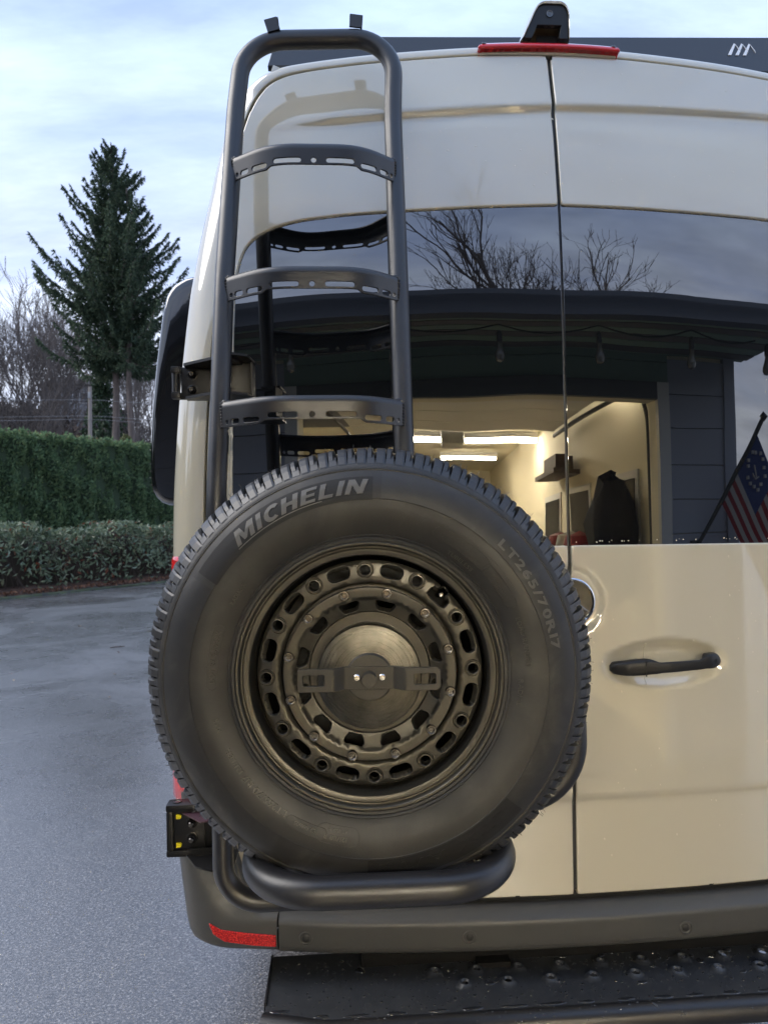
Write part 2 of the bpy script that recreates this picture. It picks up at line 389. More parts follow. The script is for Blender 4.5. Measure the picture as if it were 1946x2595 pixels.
# ================================================================== the van
_z = np.array([.3, .5, .9, 1.39, 1.66, 1.95, 2.03, 2.13, 2.23, 2.46, 2.64, 2.75, 3.0]); _y = np.array([.042, .042, .036, .038, .041, .043, .045, .05, .058, .086, .122, .152, .23])
_zt = np.arange(.3, 3.0, .002); _yt = np.interp(_zt, _z, _y); _k = np.exp(-0.5 * (np.arange(-40, 41) * .002 / .022) ** 2); _k /= _k.sum()
_yt = np.convolve(np.pad(_yt, 40, mode='edge'), _k, 'valid')
def S0(x, z):
    return np.interp(z, _zt, _yt) + .05 * (np.asarray(x) / .75) ** 2
CREASE_X = np.array([-.9, -.695, -.635, -.402, -.199, -.012, .3, .574, .9]); CREASE_Z = np.array([2.40, 2.442, 2.452, 2.467, 2.479, 2.489, 2.492, 2.492, 2.47])
def Sd(x, z):
    x = np.asarray(x, float); z = np.asarray(z, float); y = S0(x, z)
    zc = np.interp(x, CREASE_X, CREASE_Z); y = y - .0085 * np.tanh((z - zc) / .009) * smooth01(x, -.74, -.52) * np.exp(-np.clip(z - zc, 0, 1) / .09) * np.exp(-np.clip(zc - z, 0, 1) / .05)
    y = y + .0035 * (1 - np.tanh((z - .782) / .008))
    # handle dish and badge dish
    q = np.sqrt(((x - .232) / .165) ** 2 + ((z - 1.100) / .062) ** 2); y = y + .020 * smooth01(1.04 - q, 0.0, .5)
    q = np.hypot(x + .002, z - 1.258); y = y + .009 * smooth01(.092 - q, 0, .022)
    return y
def map_door(p): return np.stack([p[:, 0], Sd(p[:, 0], p[:, 1]), p[:, 1]], 1)
def map_glass(p): return np.stack([p[:, 0], S0(p[:, 0], p[:, 1]) + .007, p[:, 1]], 1)
VAN = thing('van', 'beige high roof van with dark tinted rear windows and black bumper', 'van', (0, .6, 0))
GAP = .0040
def xsplit(z): return 0.0
TOPX = np.array([-.80, -.762, -.745, -.698, -.617, -.462, -.189, .001, .301, .607, .70, .76, .80]); TOPZ = np.array([2.36, 2.496, 2.551, 2.594, 2.610, 2.626, 2.645, 2.649, 2.648, 2.630, 2.60, 2.54, 2.36])
SEAMX = np.array([-.885, -.885, -.882, -.873, -.861, -.833, -.803]); SEAMZ = np.array([.5, 1.40, 1.536, 1.729, 1.874, 2.127, 2.352])
def seam_loop():
    """left seam from the bottom up, over the roof line, down the right seam"""
    left = [(np.interp(z, SEAMZ, SEAMX), z) for z in np.linspace(.5, 2.34, 24)]
    top = [(-.795, 2.40), (-.778, 2.46), (-.757, 2.525), (-.728, 2.572), (-.69, 2.597)] + [(x, np.interp(x, TOPX, TOPZ)) for x in np.linspace(-.617, 0, 14)]
    L_ = left + top; return np.array(L_ + [(-x, z) for x, z in L_[-2::-1]])
SEAM = seam_loop()
def soft(P, step=.010, sig=3, odd=False):
    P = np.asarray(P, float); d = np.r_[0, np.cumsum(np.linalg.norm(np.diff(P, axis=0), axis=1))]; n = int(d[-1] / step); n += (n + 1) % 2
    t = np.linspace(0, d[-1], n); Q = np.stack([np.interp(t, d, P[:, k]) for k in range(2)], 1); k_ = np.exp(-.5 * (np.arange(-3 * sig, 3 * sig + 1) / sig) ** 2); k_ /= k_.sum(); m_ = 3 * sig
    a = 2 * Q[0] - Q[m_:0:-1]; b = 2 * Q[-1] - Q[-2:-m_ - 2:-1]; E_ = np.concatenate([a, Q, b]); return np.stack([np.convolve(E_[:, k], k_, 'valid') for k in range(2)], 1)
SEAM = soft(SEAM)
def half(side):
    """door outline and window outline of one side, built for the left and mirrored"""
    half_ = SEAM[:len(SEAM) // 2 + 1].copy(); half_ = np.stack([np.interp(np.arange(len(half_)), np.arange(len(half_)), half_[:, 0]), half_[:, 1]], 1)
    m_ = half_[half_[:, 1] > .555]; m_ = m_ + np.stack([np.where(m_[:, 1] < 2.56, GAP, GAP * .6), np.where(m_[:, 1] > 2.5, -GAP, 0)], 1)
    m_ = m_[m_[:, 0] < -GAP * 1.2]
    wt = [(-.802, 1.99), (-.797, 2.05), (-.788, 2.10), (-.772, 2.14), (-.745, 2.166), (-.70, 2.187), (-.638, 2.201), (-.53, 2.211), (-.378, 2.218), (-.19, 2.226), (-GAP, 2.231)]
    wb = [(-GAP, 1.393), (-.40, 1.390), (-.74, 1.386), (-.782, 1.392), (-.806, 1.412), (-.814, 1.45), (-.8125, 1.60), (-.808, 1.80)]
    wall_ = soft(np.array(wb + wt), .009, 2); cut_ = int(np.argmax(wall_[:, 1] > 1.8)); wb, wt = [tuple(p) for p in wall_[:cut_]], [tuple(p) for p in wall_[cut_:]]
    door = [(-GAP, .548)] + wb + wt + [(-GAP, 2.643)] + [tuple(p) for p in m_[::-1]] + [(-.876, .548)]
    win = [(-GAP - .001, 1.398)] + [(x + .004, z + .004) for x, z in wb[1:]] + [(x + .003, z - .004) for x, z in wt[:-1]] + [(-GAP - .001, 2.226)]
    door, win = np.array(door), np.array(win)
    if side > 0:
        door = door * (-1, 1); win = win * (-1, 1)
        door = np.where(np.abs(door) > 5, 0, door)
    return door, win
for side, nm in ((-1, 'rear_door'), (1, 'rear_door')):
    d_, wn = half(side)
    dr = panel(nm, d_, [], map_door, .0105, PAINT, VAN, thick=.026, bev=.0045, seg=3, bstep=.012)
    # the pane reaches under the painted frame, a little behind it
    wn2, _ = inset(wn if area2(wn) > 0 else wn[::-1], -.006)
    wn2[:, 0] = np.where(np.abs(wn2[:, 0]) < .02, np.sign(side) * (GAP - .0012), wn2[:, 0])
    gl = panel('window_pane', wn2, [], map_glass, .02, GLASS, dr, thick=.005, bev=.0012, seg=2)
    WL[dr.name] = WL[dr.name]; gl.parent = dr; gl.location = Vector(WL[gl.name] - WL[dr.name])
    if side < 0: LDOOR = dr
    else: RDOOR = dr
def sub(o, parent):
    """hang a world-space mesh under a part"""
    o.parent = parent; o.location = Vector(WL[o.name] - WL[parent.name]); return o
# black sheet added behind the doors to close gaps, rubber bead at the split
panel('door_backing', np.concatenate([SEAM, [(.885, .47), (-.885, .47)]]) * (1.012, 1.0), [], lambda p: np.stack([p[:, 0], S0(p[:, 0], p[:, 1]) + .03, p[:, 1]], 1), .05, SEAL, VAN, thick=.004, bev=.001)
sl = MB(); sl.tube([(0, float(S0(0, z)) + .016, z) for z in np.linspace(.56, 2.64, 60)], .0062, 8); sl.build('gap_seal', SEAL, VAN)
# body shell: corner posts, roof edge, sides and roof
u_, n_ = inset(SEAM, 0); n_ = np.zeros_like(SEAM)
t_ = np.gradient(SEAM, axis=0); t_ /= np.linalg.norm(t_, axis=1)[:, None]; n_ = np.stack([-t_[:, 1], t_[:, 0]], 1)
def Dn(p):
    z = p[:, 1]; side = np.interp(z, [.5, .75, 1.54, 2.03, 2.19, 2.39, 2.50, 2.57, 2.61], [.078, .099, .094, .084, .072, .055, .048, .038, .030]); return side
D_ = Dn(SEAM); Rr = np.interp(SEAM[:, 1], [.5, 2.3, 2.6], [.10, .085, .022])
rows = []
def shell_row(phi, extra=0):
    p = SEAM + n_ * (D_ * math.sin(phi))[:, None]; y = S0(SEAM[:, 0], SEAM[:, 1]) + .002 + Rr * (1 - math.cos(phi)) + .012 * math.sin(phi) * (SEAM[:, 1] < 2.55); return np.stack([p[:, 0], y + extra, p[:, 1]], 1)
p0 = np.stack([SEAM[:, 0], S0(SEAM[:, 0], SEAM[:, 1]) + .03, SEAM[:, 1]], 1); rows.append(p0)
p1 = p0.copy(); p1[:, 1] -= .024; rows.append(p1)
p2 = p0.copy(); p2[:, 1] -= .0275; p2[:, [0, 2]] += n_ * .002; rows.append(p2)
for ph in np.linspace(.12, math.pi / 2, 9): rows.append(shell_row(ph))
last = rows[-1]; wtop = smooth01(SEAM[:, 1], 2.2, 2.6)
for dy, up in ((.08, .016), (.25, .045), (.6, .075), (1.5, .10), (3.2, .10), (5.2, .06)):
    r_ = last.copy(); r_[:, 1] += dy; r_[:, 2] += up * wtop; r_[:, 0] *= 1 + .012 * min(1, dy) * (1 - wtop); rows.append(r_)
V = np.concatenate(rows); n = len(SEAM); F = [(i * n + k, i * n + k + 1, (i + 1) * n + k + 1, (i + 1) * n + k) for i in range(len(rows) - 1) for k in range(n - 1)]
F.append(tuple((len(rows) - 1) * n + k for k in range(n)))
BODY = mk('body_shell', V, F, PAINT, VAN, True, sharp=50)
ub = MB(); ub.box((0, 2.9, .40), (.86, 2.3, .10), bev=.03); ub.box((-.72, 1.2, .33), (.12, .33, .30), bev=.06); ub.box((.72, 1.2, .33), (.12, .33, .30), bev=.06); ub.build('underbody', TRIM, VAN)
# tail lamp on the corner post, behind the tyre
def corner(z, ph, off=.003):
    x = np.interp(z, SEAMZ, SEAMX); D = np.interp(z, [.5, .75, 1.54], [.078, .099, .094]) + off
    return (x - D * math.sin(ph), float(S0(x, z)) + .002 - off + .10 * (1 - math.cos(ph)) + .012 * math.sin(ph), z)
for sgn in (-1, 1):
    zs = np.concatenate([[.766, .770], np.linspace(.781, 1.370, 14), [1.381, 1.385]]); off = [-.012, .001] + [.005] * 14 + [.001, -.012]
    ph = np.linspace(math.radians(6), math.pi / 2, 10); g = [[corner(z, p_, o_) for p_ in ph] + [(corner(z, math.pi / 2, o_)[0], corner(z, math.pi / 2, o_)[1] + .10, z)] for z, o_ in zip(zs, off)]
    nn = len(ph) + 1; V = np.array(g).reshape(-1, 3); V[:, 0] *= -sgn
    F = [(i * nn + k, i * nn + k + 1, (i + 1) * nn + k + 1, (i + 1) * nn + k) for i in range(len(zs) - 1) for k in range(nn - 1)]
    mk('tail_light', V, F, REDLENS, VAN, True)
# black side pod
pod = np.array([(-.93, 2.175), (-.978, 2.164), (-1.012, 2.143), (-1.031, 2.118), (-1.046, 2.063), (-1.067, 1.916), (-1.083, 1.774), (-1.090, 1.667), (-1.090, 1.577), (-1.082, 1.541), (-1.064, 1.518), (-1.035, 1.508), (-.93, 1.503)])
pod = (pod - (-.94, 1.84)) * (.93, .975) + (-.94, 1.838); pod = resample(pod, .02); pc = np.array((-.94, 1.84)); rows = []
for t in np.linspace(0, math.pi / 2, 9): rows.append((.36 + .10 * (1 - math.sin(t)), 1 - .62 * (1 - math.sin(t)) ** 1.0 if t > 0 else .38))
rings = []
for sx_, sz_, y_ in ((.02, .80, .352), (.45, .86, .350), (.72, .91, .3505), (.86, .945, .353), (.92, .966, .357), (.957, .981, .364), (.980, .991, .374), (.994, .997, .388), (1, 1, .405)):
    rings.append(np.stack([pc[0] + (pod[:, 0] - pc[0]) * sx_, np.full(len(pod), y_), pc[1] + (pod[:, 1] - pc[1]) * sz_], 1))
for y_ in (.7, 1.2, 1.75): rings.append(np.stack([pod[:, 0], np.full(len(pod), y_), pod[:, 1]], 1))
n = len(pod); V = np.concatenate(rings); F = [(i * n + k, i * n + k + 1, (i + 1) * n + k + 1, (i + 1) * n + k) for i in range(len(rings) - 1) for k in range(n - 1)]
F.append(tuple(range(n))); F.append(tuple((len(rings) - 1) * n + k for k in range(n)))
mk('side_pod', V, F, BLACKGLOSS, VAN, True, sharp=60)
# --- bumper: middle
def Bx(x): return .05 * (np.asarray(x) / .75) ** 2
prof = [(.075, .530), (.045, .535), (.030, .5335), (.010, .5245), (.0035, .5200), (.0008, .5160), (0, .5115), (.001, .505), (.003, .485), (.005, .462), (.008, .4500), (.014, .4440), (.03, .4425), (.12, .446)]
xs = np.linspace(-.7125, .78, 60); V = np.array([[(x, float(Bx(x)) + a, z + (.004 * smooth01(-x, .55, .72))) for a, z in prof] for x in xs]).reshape(-1, 3); n = len(prof)
F = [(i * n + k, i * n + k + 1, (i + 1) * n + k + 1, (i + 1) * n + k) for i in range(len(xs) - 1) for k in range(n - 1)]
BUMP = mk('rear_bumper', V, F, BUMPER, VAN, True)
# --- bumper: left corner, rising to the lamp
path = fillet([(-.7165, .0465), (-.86, .066), (-.967, .100), (-.985, .30), (-.985, 1.1)], [.25, .10, .3], 10); path = resample(path, .014)
sarc = np.r_[0, np.cumsum(np.linalg.norm(np.diff(path, axis=0), axis=1))]
pt_ = np.gradient(path, axis=0); pt_ /= np.linalg.norm(pt_, axis=1)[:, None]; pn = np.stack([pt_[:, 1], -pt_[:, 0]], 1)   # inward
pn = np.where((pn @ np.array((0, 1.)))[:, None] + (pn @ np.array((1., 0)))[:, None] > 0, pn, -pn)
def corner_rows(mirror=1):
    grid = []
    for i, (p, s_) in enumerate(zip(path, sarc)):
        side = smooth01(s_, .16, .34)               # 0 on the rear face, 1 round the corner
        zt = .538 + .275 * smooth01(s_, .045, .165)
        zb = .447 + .012 * (1 - smooth01(s_, 0, .12)) * 0 + .02 * smooth01(s_, .10, .3) * (1 - smooth01(s_, .3, .6))
        col = []
        zz = [zt, zt - .004] + list(np.linspace(zt - .012, zb + .05, 14)) + [zb + .035, zb + .02, zb + .009, zb + .002, zb, zb + .002]
        for k, z in enumerate(zz):
            lean = np.interp(z, [.44, .46, .53, .60, .70, .82], [.070, .048, .032, .018, .004, 0.0]) * side
            zc = .530 + .16 * smooth01(s_, .10, .26); rec = .022 * smooth01(z, zc - .012, zc + .05) * (1 - .55 * side)
            rec += {0: .03, 1: .004}.get(k, 0) + {16: .001, 17: .003, 18: .008, 19: .016, 20: .04, 21: .10}.get(k - 0, 0) * (1 if k >= 16 else 0)
            q = p + pn[i] * (lean + rec); col.append((q[0] * mirror, q[1], z))
        grid.append(col)
    return grid
g = corner_rows(); n = len(g[0]); V = np.array(g).reshape(-1, 3); F = [(i * n + k, i * n + k + 1, (i + 1) * n + k + 1, (i + 1) * n + k) for i in range(len(g) - 1) for k in range(n - 1)]
BC = mk('bumper_corner', V, F, BUMPER, VAN, True)
Vm = V * (-1, 1, 1); mk('bumper_corner', Vm, [f[::-1] for f in F], BUMPER, VAN, True)
def corner_y(x, z):
    s_ = np.interp(-x, -path[:, 0], sarc); yb = np.interp(-x, -path[:, 0], path[:, 1]); side = smooth01(s_, .16, .34); return yb + np.interp(z, [.44, .46, .53], [.070, .048, .032]) * side
refl = [(-.880, .516), (-.85, .502), (-.793, .496), (-.720, .492), (-.719, .4655), (-.775, .4675), (-.84, .4745), (-.868, .490)]
rp = panel('reflector', refl, [], lambda p: np.stack([p[:, 0], corner_y(p[:, 0], p[:, 1]) - .0035, p[:, 1]], 1), .008, REDREFL, None, thick=.012, bev=.002)
sub(rp, BC)
# parking sensors: a ring and a button
for x in (-.649, -.267, .252):
    m_ = MB(); c = (x, float(Bx(x)) + .0028, .4845 if x < .1 else .479)
    m_.lathe([(.0165, 0.002), (.0160, -.0012), (.0148, -.0020), (.0142, .0010)], 24, c, (0, 1, 0)); m_.lathe([(.0142, .001), (.0105, .0026), (.0098, .0055)], 24, c, (0, 1, 0))
    s_ = m_.build('parking_sensor', BUMPER, None); sub(s_, BUMP)
    b_ = MB(); b_.lathe([(.0001, -.0018), (.0070, -.0016), (.0086, -.0008), (.0092, .003)], 20, c, (0, 1, 0)); s2 = b_.build('sensor_button', SEAL, None); sub(s2, BUMP)
# badge: dark disc, chrome ring and three-pointed star
bc = np.array((-.002, float(S0(.008, 1.258)) - .003, 1.258)); m_ = MB()
m_.lathe([(.0001, 0.000), (.04, .0008), (.052, .0012)], 40, bc + (0, -.0035, 0), (0, -1, 0)); BADGE = m_.build('badge', mat('badge_black', (.012, .012, .013), .3, coat=.6), VAN)
m_ = MB(); m_.lathe([(.0515, .000), (.0518, .0052), (.0545, .0070), (.0572, .0052), (.0580, .0), (.058, -.012)], 56, bc + (0, -.003, 0), (0, -1, 0)); sub(m_.build('ring', CHROME), BADGE)
m_ = MB(); cyy = bc[1] - .0035
for a in (90, 210, 330):
    a = math.radians(a); d = np.array((math.cos(a), math.sin(a))); q = np.array((-d[1], d[0])); pts = [d * .052, q * .0075 - d * .000, -q * .0075 - d * .000]
    V = [(bc[0] + p[0], cyy - .001, bc[2] + p[1]) for p in pts] + [(bc[0], cyy - .010, bc[2])]
    V[0] = (V[0][0], cyy - .003, V[0][2]); m_.add(V, [(0, 1, 3), (0, 3, 2), (0, 2, 1)])
sub(m_.build('star', CHROME, None, smooth=False), BADGE)
# door handle: grip with two feet
hy = float(S0(.23, 1.10))
sec = []
zc_ = lambda t: 1.0985 + .010 * (t - .5)
for t in np.linspace(0, 1, 41):
    x = .0935 + .274 * t
    h_ = np.interp(t, [0, .02, .06, .18, .30, .36, .42, .80, .86, .92, .97, 1], [.006, .0125, .0155, .0185, .0185, .0165, .0135, .0125, .0150, .0165, .0135, .006])
    up = np.interp(t, [0, .25, .34, .40, .78, .84, .96, 1], [0, .0015, .0025, -.002, -.002, .0075, .0065, .001])
    yo = np.interp(t, [0, .03, .12, .5, .88, .97, 1], [-.004, -.012, -.024, -.031, -.024, -.012, -.004])
    dp = np.interp(t, [0, .25, .33, .38, .80, .85, 1], [.03, .03, .03, .010, .010, .03, .03])
    sec.append((x, zc_(t), h_, up, yo, dp))
def hsec(x, zc, h_, up, yo, dp):
    pts = []
    for k in range(16):
        a = 2 * math.pi * k / 16; ca, sa = math.cos(a), math.sin(a); e_ = .55
        X = abs(ca) ** e_ * (1 if ca > 0 else -1); Z = abs(sa) ** e_ * (1 if sa > 0 else -1)
        pts.append((x, hy + yo + (dp * .5) * (1 + X) - .004, zc + Z * h_ + (up if Z > 0 else up * .2)))
    return pts
V = np.array([hsec(*s_) for s_ in sec]).reshape(-1, 3); ns = len(sec)
F = [(i * 16 + k, i * 16 + (k + 1) % 16, (i + 1) * 16 + (k + 1) % 16, (i + 1) * 16 + k) for i in range(ns - 1) for k in range(16)] + [tuple(range(16)), tuple((ns - 1) * 16 + k for k in range(16))]
HND = mk('door_handle', V, F, TRIM, VAN, True, sharp=55)
m_ = MB(); m_.box((.1715, hy - .029, 1.0955), (.0007, .003, .0185)); [sub(MB().box(*q__).build('handle_mark', SEAL, None), HND) for q__ in (((.131, hy - .0262, 1.089), (.0010, .0014, .0055)), ((.349, hy - .0240, 1.1065), (.0010, .0012, .0055)))]; sub(m_.build('handle_joint', SEAL, None), HND)
# seam line of the dish insert
m_ = MB(); m_.tube([(.186, float(Sd(.186, z)) - .0002, z) for z in np.linspace(1.050, 1.150, 24)], .0012, 6); sub(m_.build('dish_edge', PAINT, None), RDOOR)
# high brake light with screws
def roofy(x): return float(S0(x, 2.66)) + .004
def mbl(p):
    x, v = p[:, 0], p[:, 1]; zc = 2.6545 - .02 * (x / .2) ** 2 * .3; y0 = S0(x, np.full_like(x, 2.66)) - .020; t = v
    y = y0 + np.where(t > .010, (t - .010) * 1.25, 0) + .004 * np.clip((.004 - t) / .004, 0, 1) ** 2; return np.stack([x, y, zc + t], 1)
BL = panel('brake_light', [(-.186, .001), (.186, .001), (.181, .0135), (.160, .0265), (-.160, .0265), (-.181, .0135)], [], mbl, .008, REDLENS, VAN, thick=.03, bev=.004)
for x in (-.168, .168):
    m_ = MB(); c = mbl(np.array([(x, .0155)]))[0] + (0, -.001, .001); m_.lathe([(.0058, -.002), (.0058, .0008), (.0045, .0014), (.0028, .0006), (.0022, -.001), (.0001, -.001)], 16, c, (0, -.7, .7)); sub(m_.build('screw', BOLT), BL)
# rear camera housing above it: a swept hood, dark face with an opening
hood = [(-.073, 0), (-.044, .072), (-.031, .096), (-.012, .111), (.010, .115), (.034, .113), (.049, .102), (.057, .082), (.059, .05), (.0565, 0)]
face = [(-.066, 0), (-.034, .070), (-.024, .086), (-.010, .092), (.036, .092), (.047, .084), (.053, .066), (.0515, 0)]
face_y = float(S0(0, 2.69)) - .012; z0 = 2.688
hx = .002
hole = [(-.0425, .004), (.0265, .004), (.033, .036), (-.0285, .036)]
hood_c = resample(np.array(hood), .008)
fp = panel('rear_camera', [(x + hx, z) for x, z in face], [[(x + hx, z) for x, z in hole]], lambda p: np.stack([p[:, 0], face_y + .05 * p[:, 1] + .0 * p[:, 0], z0 + p[:, 1]], 1), .01, TRIM, VAN, thick=.012, bev=.002)
rows = []
fc_ = densify(np.array(face)[:-1], .5); fr_ = resample(np.array(face), .001); ii_ = np.linspace(0, len(fr_) - 1, len(hood_c)).round().astype(int); fr_ = fr_[ii_]
for w__, y_ in ((0, -.004), (.25, -.006), (.7, .010)): q__ = fr_ + (hood_c - fr_) * w__; rows.append(np.stack([q__[:, 0] + hx, np.full(len(q__), face_y + y_) + .05 * q__[:, 1], z0 + q__[:, 1]], 1))
for y_, s_, u in ((.032, 1.0, 0), (.06, 1.01, -.002), (.12, .98, -.014), (.18, .8, -.03), (.22, .5, -.05)):
    rows.append(np.stack([hood_c[:, 0] * s_ + hx, np.full(len(hood_c), face_y + y_) + .05 * hood_c[:, 1], z0 + np.clip(hood_c[:, 1] * s_ + u * (hood_c[:, 1] > .02), -.003, 1)], 1))
n = len(hood_c); F = [(i * n + k, i * n + k + 1, (i + 1) * n + k + 1, (i + 1) * n + k) for i in range(len(rows) - 1) for k in range(n - 1)]
sub(mk('camera_hood', np.concatenate(rows), F, PAINT, None, True, sharp=50), fp)
m_ = MB(); m_.lathe([(.0001, .001), (.006, .0008), (.0075, .002), (.009, .002), (.0095, 0)], 20, (.006, face_y + .003, z0 + .066), (0, -1, 0)); sub(m_.build('camera_lens', BLACKGLOSS), fp)
m_ = MB(); m_.box((.012, face_y + .05, z0 + .019), (.028, .004, .020)); m_.box((0, face_y + .09, z0 - .004), (.12, .06, .004), bev=.002); sub(m_.build('camera_foot', RACK), fp)
# third-row of detail: body drain tabs on the roof corner
m_ = MB(); m_.box((-.700, float(S0(-.70, 2.61)) + .012, 2.612), (.009, .006, .017), roty(.35), bev=.002); m_.build('roof_clip', PAINT, VAN)
# rain drops standing on the paint and glass edge
m_ = MB(); dome, domeF = lathe_geo([(.0001, .55), (.5, .45), (.85, .22), (1, 0)], 8)
def drop_on(x, z, r, srf, sq=1.0):
    y = float(srf(x, z)); m_.add(dome @ frame((0, -1, 0)).T * (r, r * .55, r * sq) + (x, y - .0002, z), domeF)
for _ in range(70): drop_on(rng.uniform(-.42, .55), rng.uniform(2.28, 2.63), rng.uniform(.0008, .0022), Sd)
for _ in range(36): drop_on(rng.uniform(.0, .56), rng.uniform(.62, 1.36), rng.uniform(.0008, .0022), Sd, 1.5)
for _ in range(26): drop_on(rng.uniform(.0, .56), rng.uniform(1.399, 1.4035), rng.uniform(.0010, .0020), lambda x, z: S0(x, z) + .006)
tag(m_.build('rain_drops', CLEAR, VAN), kind='stuff')
m_ = MB()
for _ in range(46):
    z = rng.uniform(1.62, 2.14); i = rng.integers(3, 40); ring = rings[6]; p = ring[min(i, len(ring) - 1)]; m_.add(dome * .004 + (p[0] - .001, p[1] + .01, p[2]), domeF)
tag(m_.build('pod_drops', WATER, VAN), kind='stuff')

# ================================================================== roof rack behind the roof edge
RK = thing('roof_rack', 'black roof rack with tall rear fairing above the rear doors', 'roof rack', (0, .36, 2.76))
rk = panel('fairing', [(-.735, 2.752), (.95, 2.775), (.95, 2.903), (-.46, 2.862), (-.71, 2.852)], [], lambda p: np.stack([p[:, 0], .36 + (p[:, 1] - 2.76) * .25, p[:, 1]], 1), .04, RACK, RK, thick=.02, bev=.003)
lg = MB()
def lf(pts):
    pts = np.array(pts, float); V = [(x, .36 + (z - 2.76) * .25 - .0025, z) for x, z in pts] + [(x, .36 + (z - 2.76) * .25 + .002, z) for x, z in pts]; n = len(pts)
    lg.add(V, [tuple(range(n))] + [(i, (i + 1) % n, (i + 1) % n + n, i + n) for i in range(n)])
for x0 in (.632, .655, .678):                       # three open peaks, thick light flank and thin dark flank
    w_ = .030
    lf([(x0 - .010, 2.8275), (x0, 2.8275), (x0 + w_ * .62, 2.865), (x0 + w_ * .5, 2.870)])
    lf([(x0 + w_ * .62, 2.868), (x0 + w_ * .70, 2.861), (x0 + w_ * 1.05, 2.838), (x0 + w_ * 1.0, 2.845)])
sub(lg.build('logo', LOGO, None, smooth=False), rk)
m_ = MB()
for y_ in (.7, 1.3, 1.9, 2.5): m_.box((0, y_, 2.83), (.70, .03, .014), bev=.004)
for x in (-.70, .70): m_.box((x, 1.75, 2.815), (.014, 1.25, .03), bev=.004)
m_.build('frame', RACK, RK)
# ================================================================== swing-out ladder and tyre carrier
CR = thing('ladder_carrier', 'black tubular ladder with three slotted rungs hinged on the left rear corner post', 'ladder', (-.80, -.18, .70))
RT_ = .0210
lx = lambda z: np.interp(z, [.7, 1.5, 2.0, 2.27, 2.45], [-.797, -.803, -.795, -.788, -.780])
ry = lambda z: np.interp(z, [.5, 1.50, 1.72, 2.005, 2.271, 2.45, 2.62], [-.185, -.185, -.157, -.094, -.028, .018, .052])
railL = [(-.60, -.185, .695), (-.800, -.185, .695), (-.803, -.185, 1.50), (-.793, float(ry(2.0)), 2.0), (-.778, float(ry(2.42)), 2.42), (-.762, .054, 2.615)]
top = [(-.590, .053, 2.622)]
railR = [(-.402, .046, 2.625), (-.412, float(ry(2.42)), 2.42), (-.415, float(ry(2.0)), 2.0), (-.417, -.19, 1.50), (-.417, -.19, .90)]
P = fillet(railL + railR, [.075, .35, .9, .9, .150, .150, .9, .9, .35], 14)
m_ = MB(); m_.tube(resample(P, .012), RT_, 24); m_.build('ladder_rail', POWDER, CR)
# rungs: bent sheet, slots in the face, ends lower than the middle
def rung(zt, xl, xr, yl, yr, prot=.068):
    w_ = xr - xl; pl = fillet([(xl, yl - .018), (xl + .090, (yl + yr) / 2 - .016 - prot), (xr - .080, (yl + yr) / 2 - .016 - prot), (xr, yr - .018)], [.17, .15], 14)
    d = np.r_[0, np.cumsum(np.linalg.norm(np.diff(pl, axis=0), axis=1))]; Ls = d[-1]
    s2 = np.linspace(-.05, Ls + .05, 400); px = np.interp(s2, d, pl[:, 0]); py = np.interp(s2, d, pl[:, 1])
    k = np.exp(-.5 * (np.arange(-18, 19) / 8.) ** 2); k /= k.sum(); px = np.convolve(np.pad(px, 18, mode='edge'), k, 'valid'); py = np.convolve(np.pad(py, 18, mode='edge'), k, 'valid')
    tx, ty = np.gradient(px), np.gradient(py); tl = np.hypot(tx, ty) + 1e-9; nx, ny = -ty / tl, tx / tl      # horizontal, away from the viewer
    rb = .013; arc = rb * math.pi / 2
    def f(p):
        s_, t = p[:, 0], p[:, 1]; q = np.clip(s_, 0, Ls); X, Y = np.interp(q, s2, px), np.interp(q, s2, py); NX, NY = np.interp(q, s2, nx), np.interp(q, s2, ny)
        a = np.clip(t / rb, 0, math.pi / 2); back = rb * (1 - np.cos(a)) + np.clip(t - arc, 0, None); zz = np.minimum(t, 0) + rb * np.sin(a)
        back = back - np.minimum(t, 0) * .05
        return np.stack([X + NX * back, Y + NY * back, zt - rb + zz], 1)
    m0, m1 = .27 * Ls, .735 * Ls; fl = arc + .020
    outl = [(0, -.043), (m0 - .012, -.043), (m0, -.036), (m1, -.036), (m1 + .012, -.043), (Ls, -.043), (Ls, fl), (0, fl)]
    zc = -.0265; c = (m0 + m1) / 2
    H = [slot2((c - .058, zc), .062, .0105), circ((c, zc), .0058, 12), slot2((c + .058, zc), .062, .0105)]
    for sgn, b in ((-1, m0), (1, m1)):
        H += [slot2((b + sgn * .030, zc - .0060), .040, .0105), slot2((b + sgn * .072, zc - .0060), .024, .0105)]
        H += [circ((b + sgn * .094, zc - .0060), .0045, 10)]
        if sgn < 0: H.append(slot2((b - .115, zc - .0060), .022, .0105))
    H = [h for h in H if h[:, 0].min() > .008 and h[:, 0].max() < Ls - .008]
    o = panel('rung', outl, H, f, .009, POWDER, CR, thick=.004, bev=.0010, seg=2, back=True, bstep=.0045)
    # weld beads where it meets the rails
    for s_ in (0, Ls):
        m_ = MB(); pts = f(np.array([(s_, t) for t in np.linspace(-.043, fl * .7, 36)])); m_.tube(pts + np.array((0, .003, 0)), .0036 + .0013 * np.sin(np.arange(36) * 2.1), 8); sub(m_.build('weld', POWDER), o)
    return o
for zt in (1.712, 1.990, 2.283):
    zr = zt - .01
    rung(zt, float(lx(zr)) + .006, {1.712: -.4195, 1.990: -.419, 2.283: -.415}[zt] + .003, float(ry(zr)) - .004, float(ry(zr)) - .010)
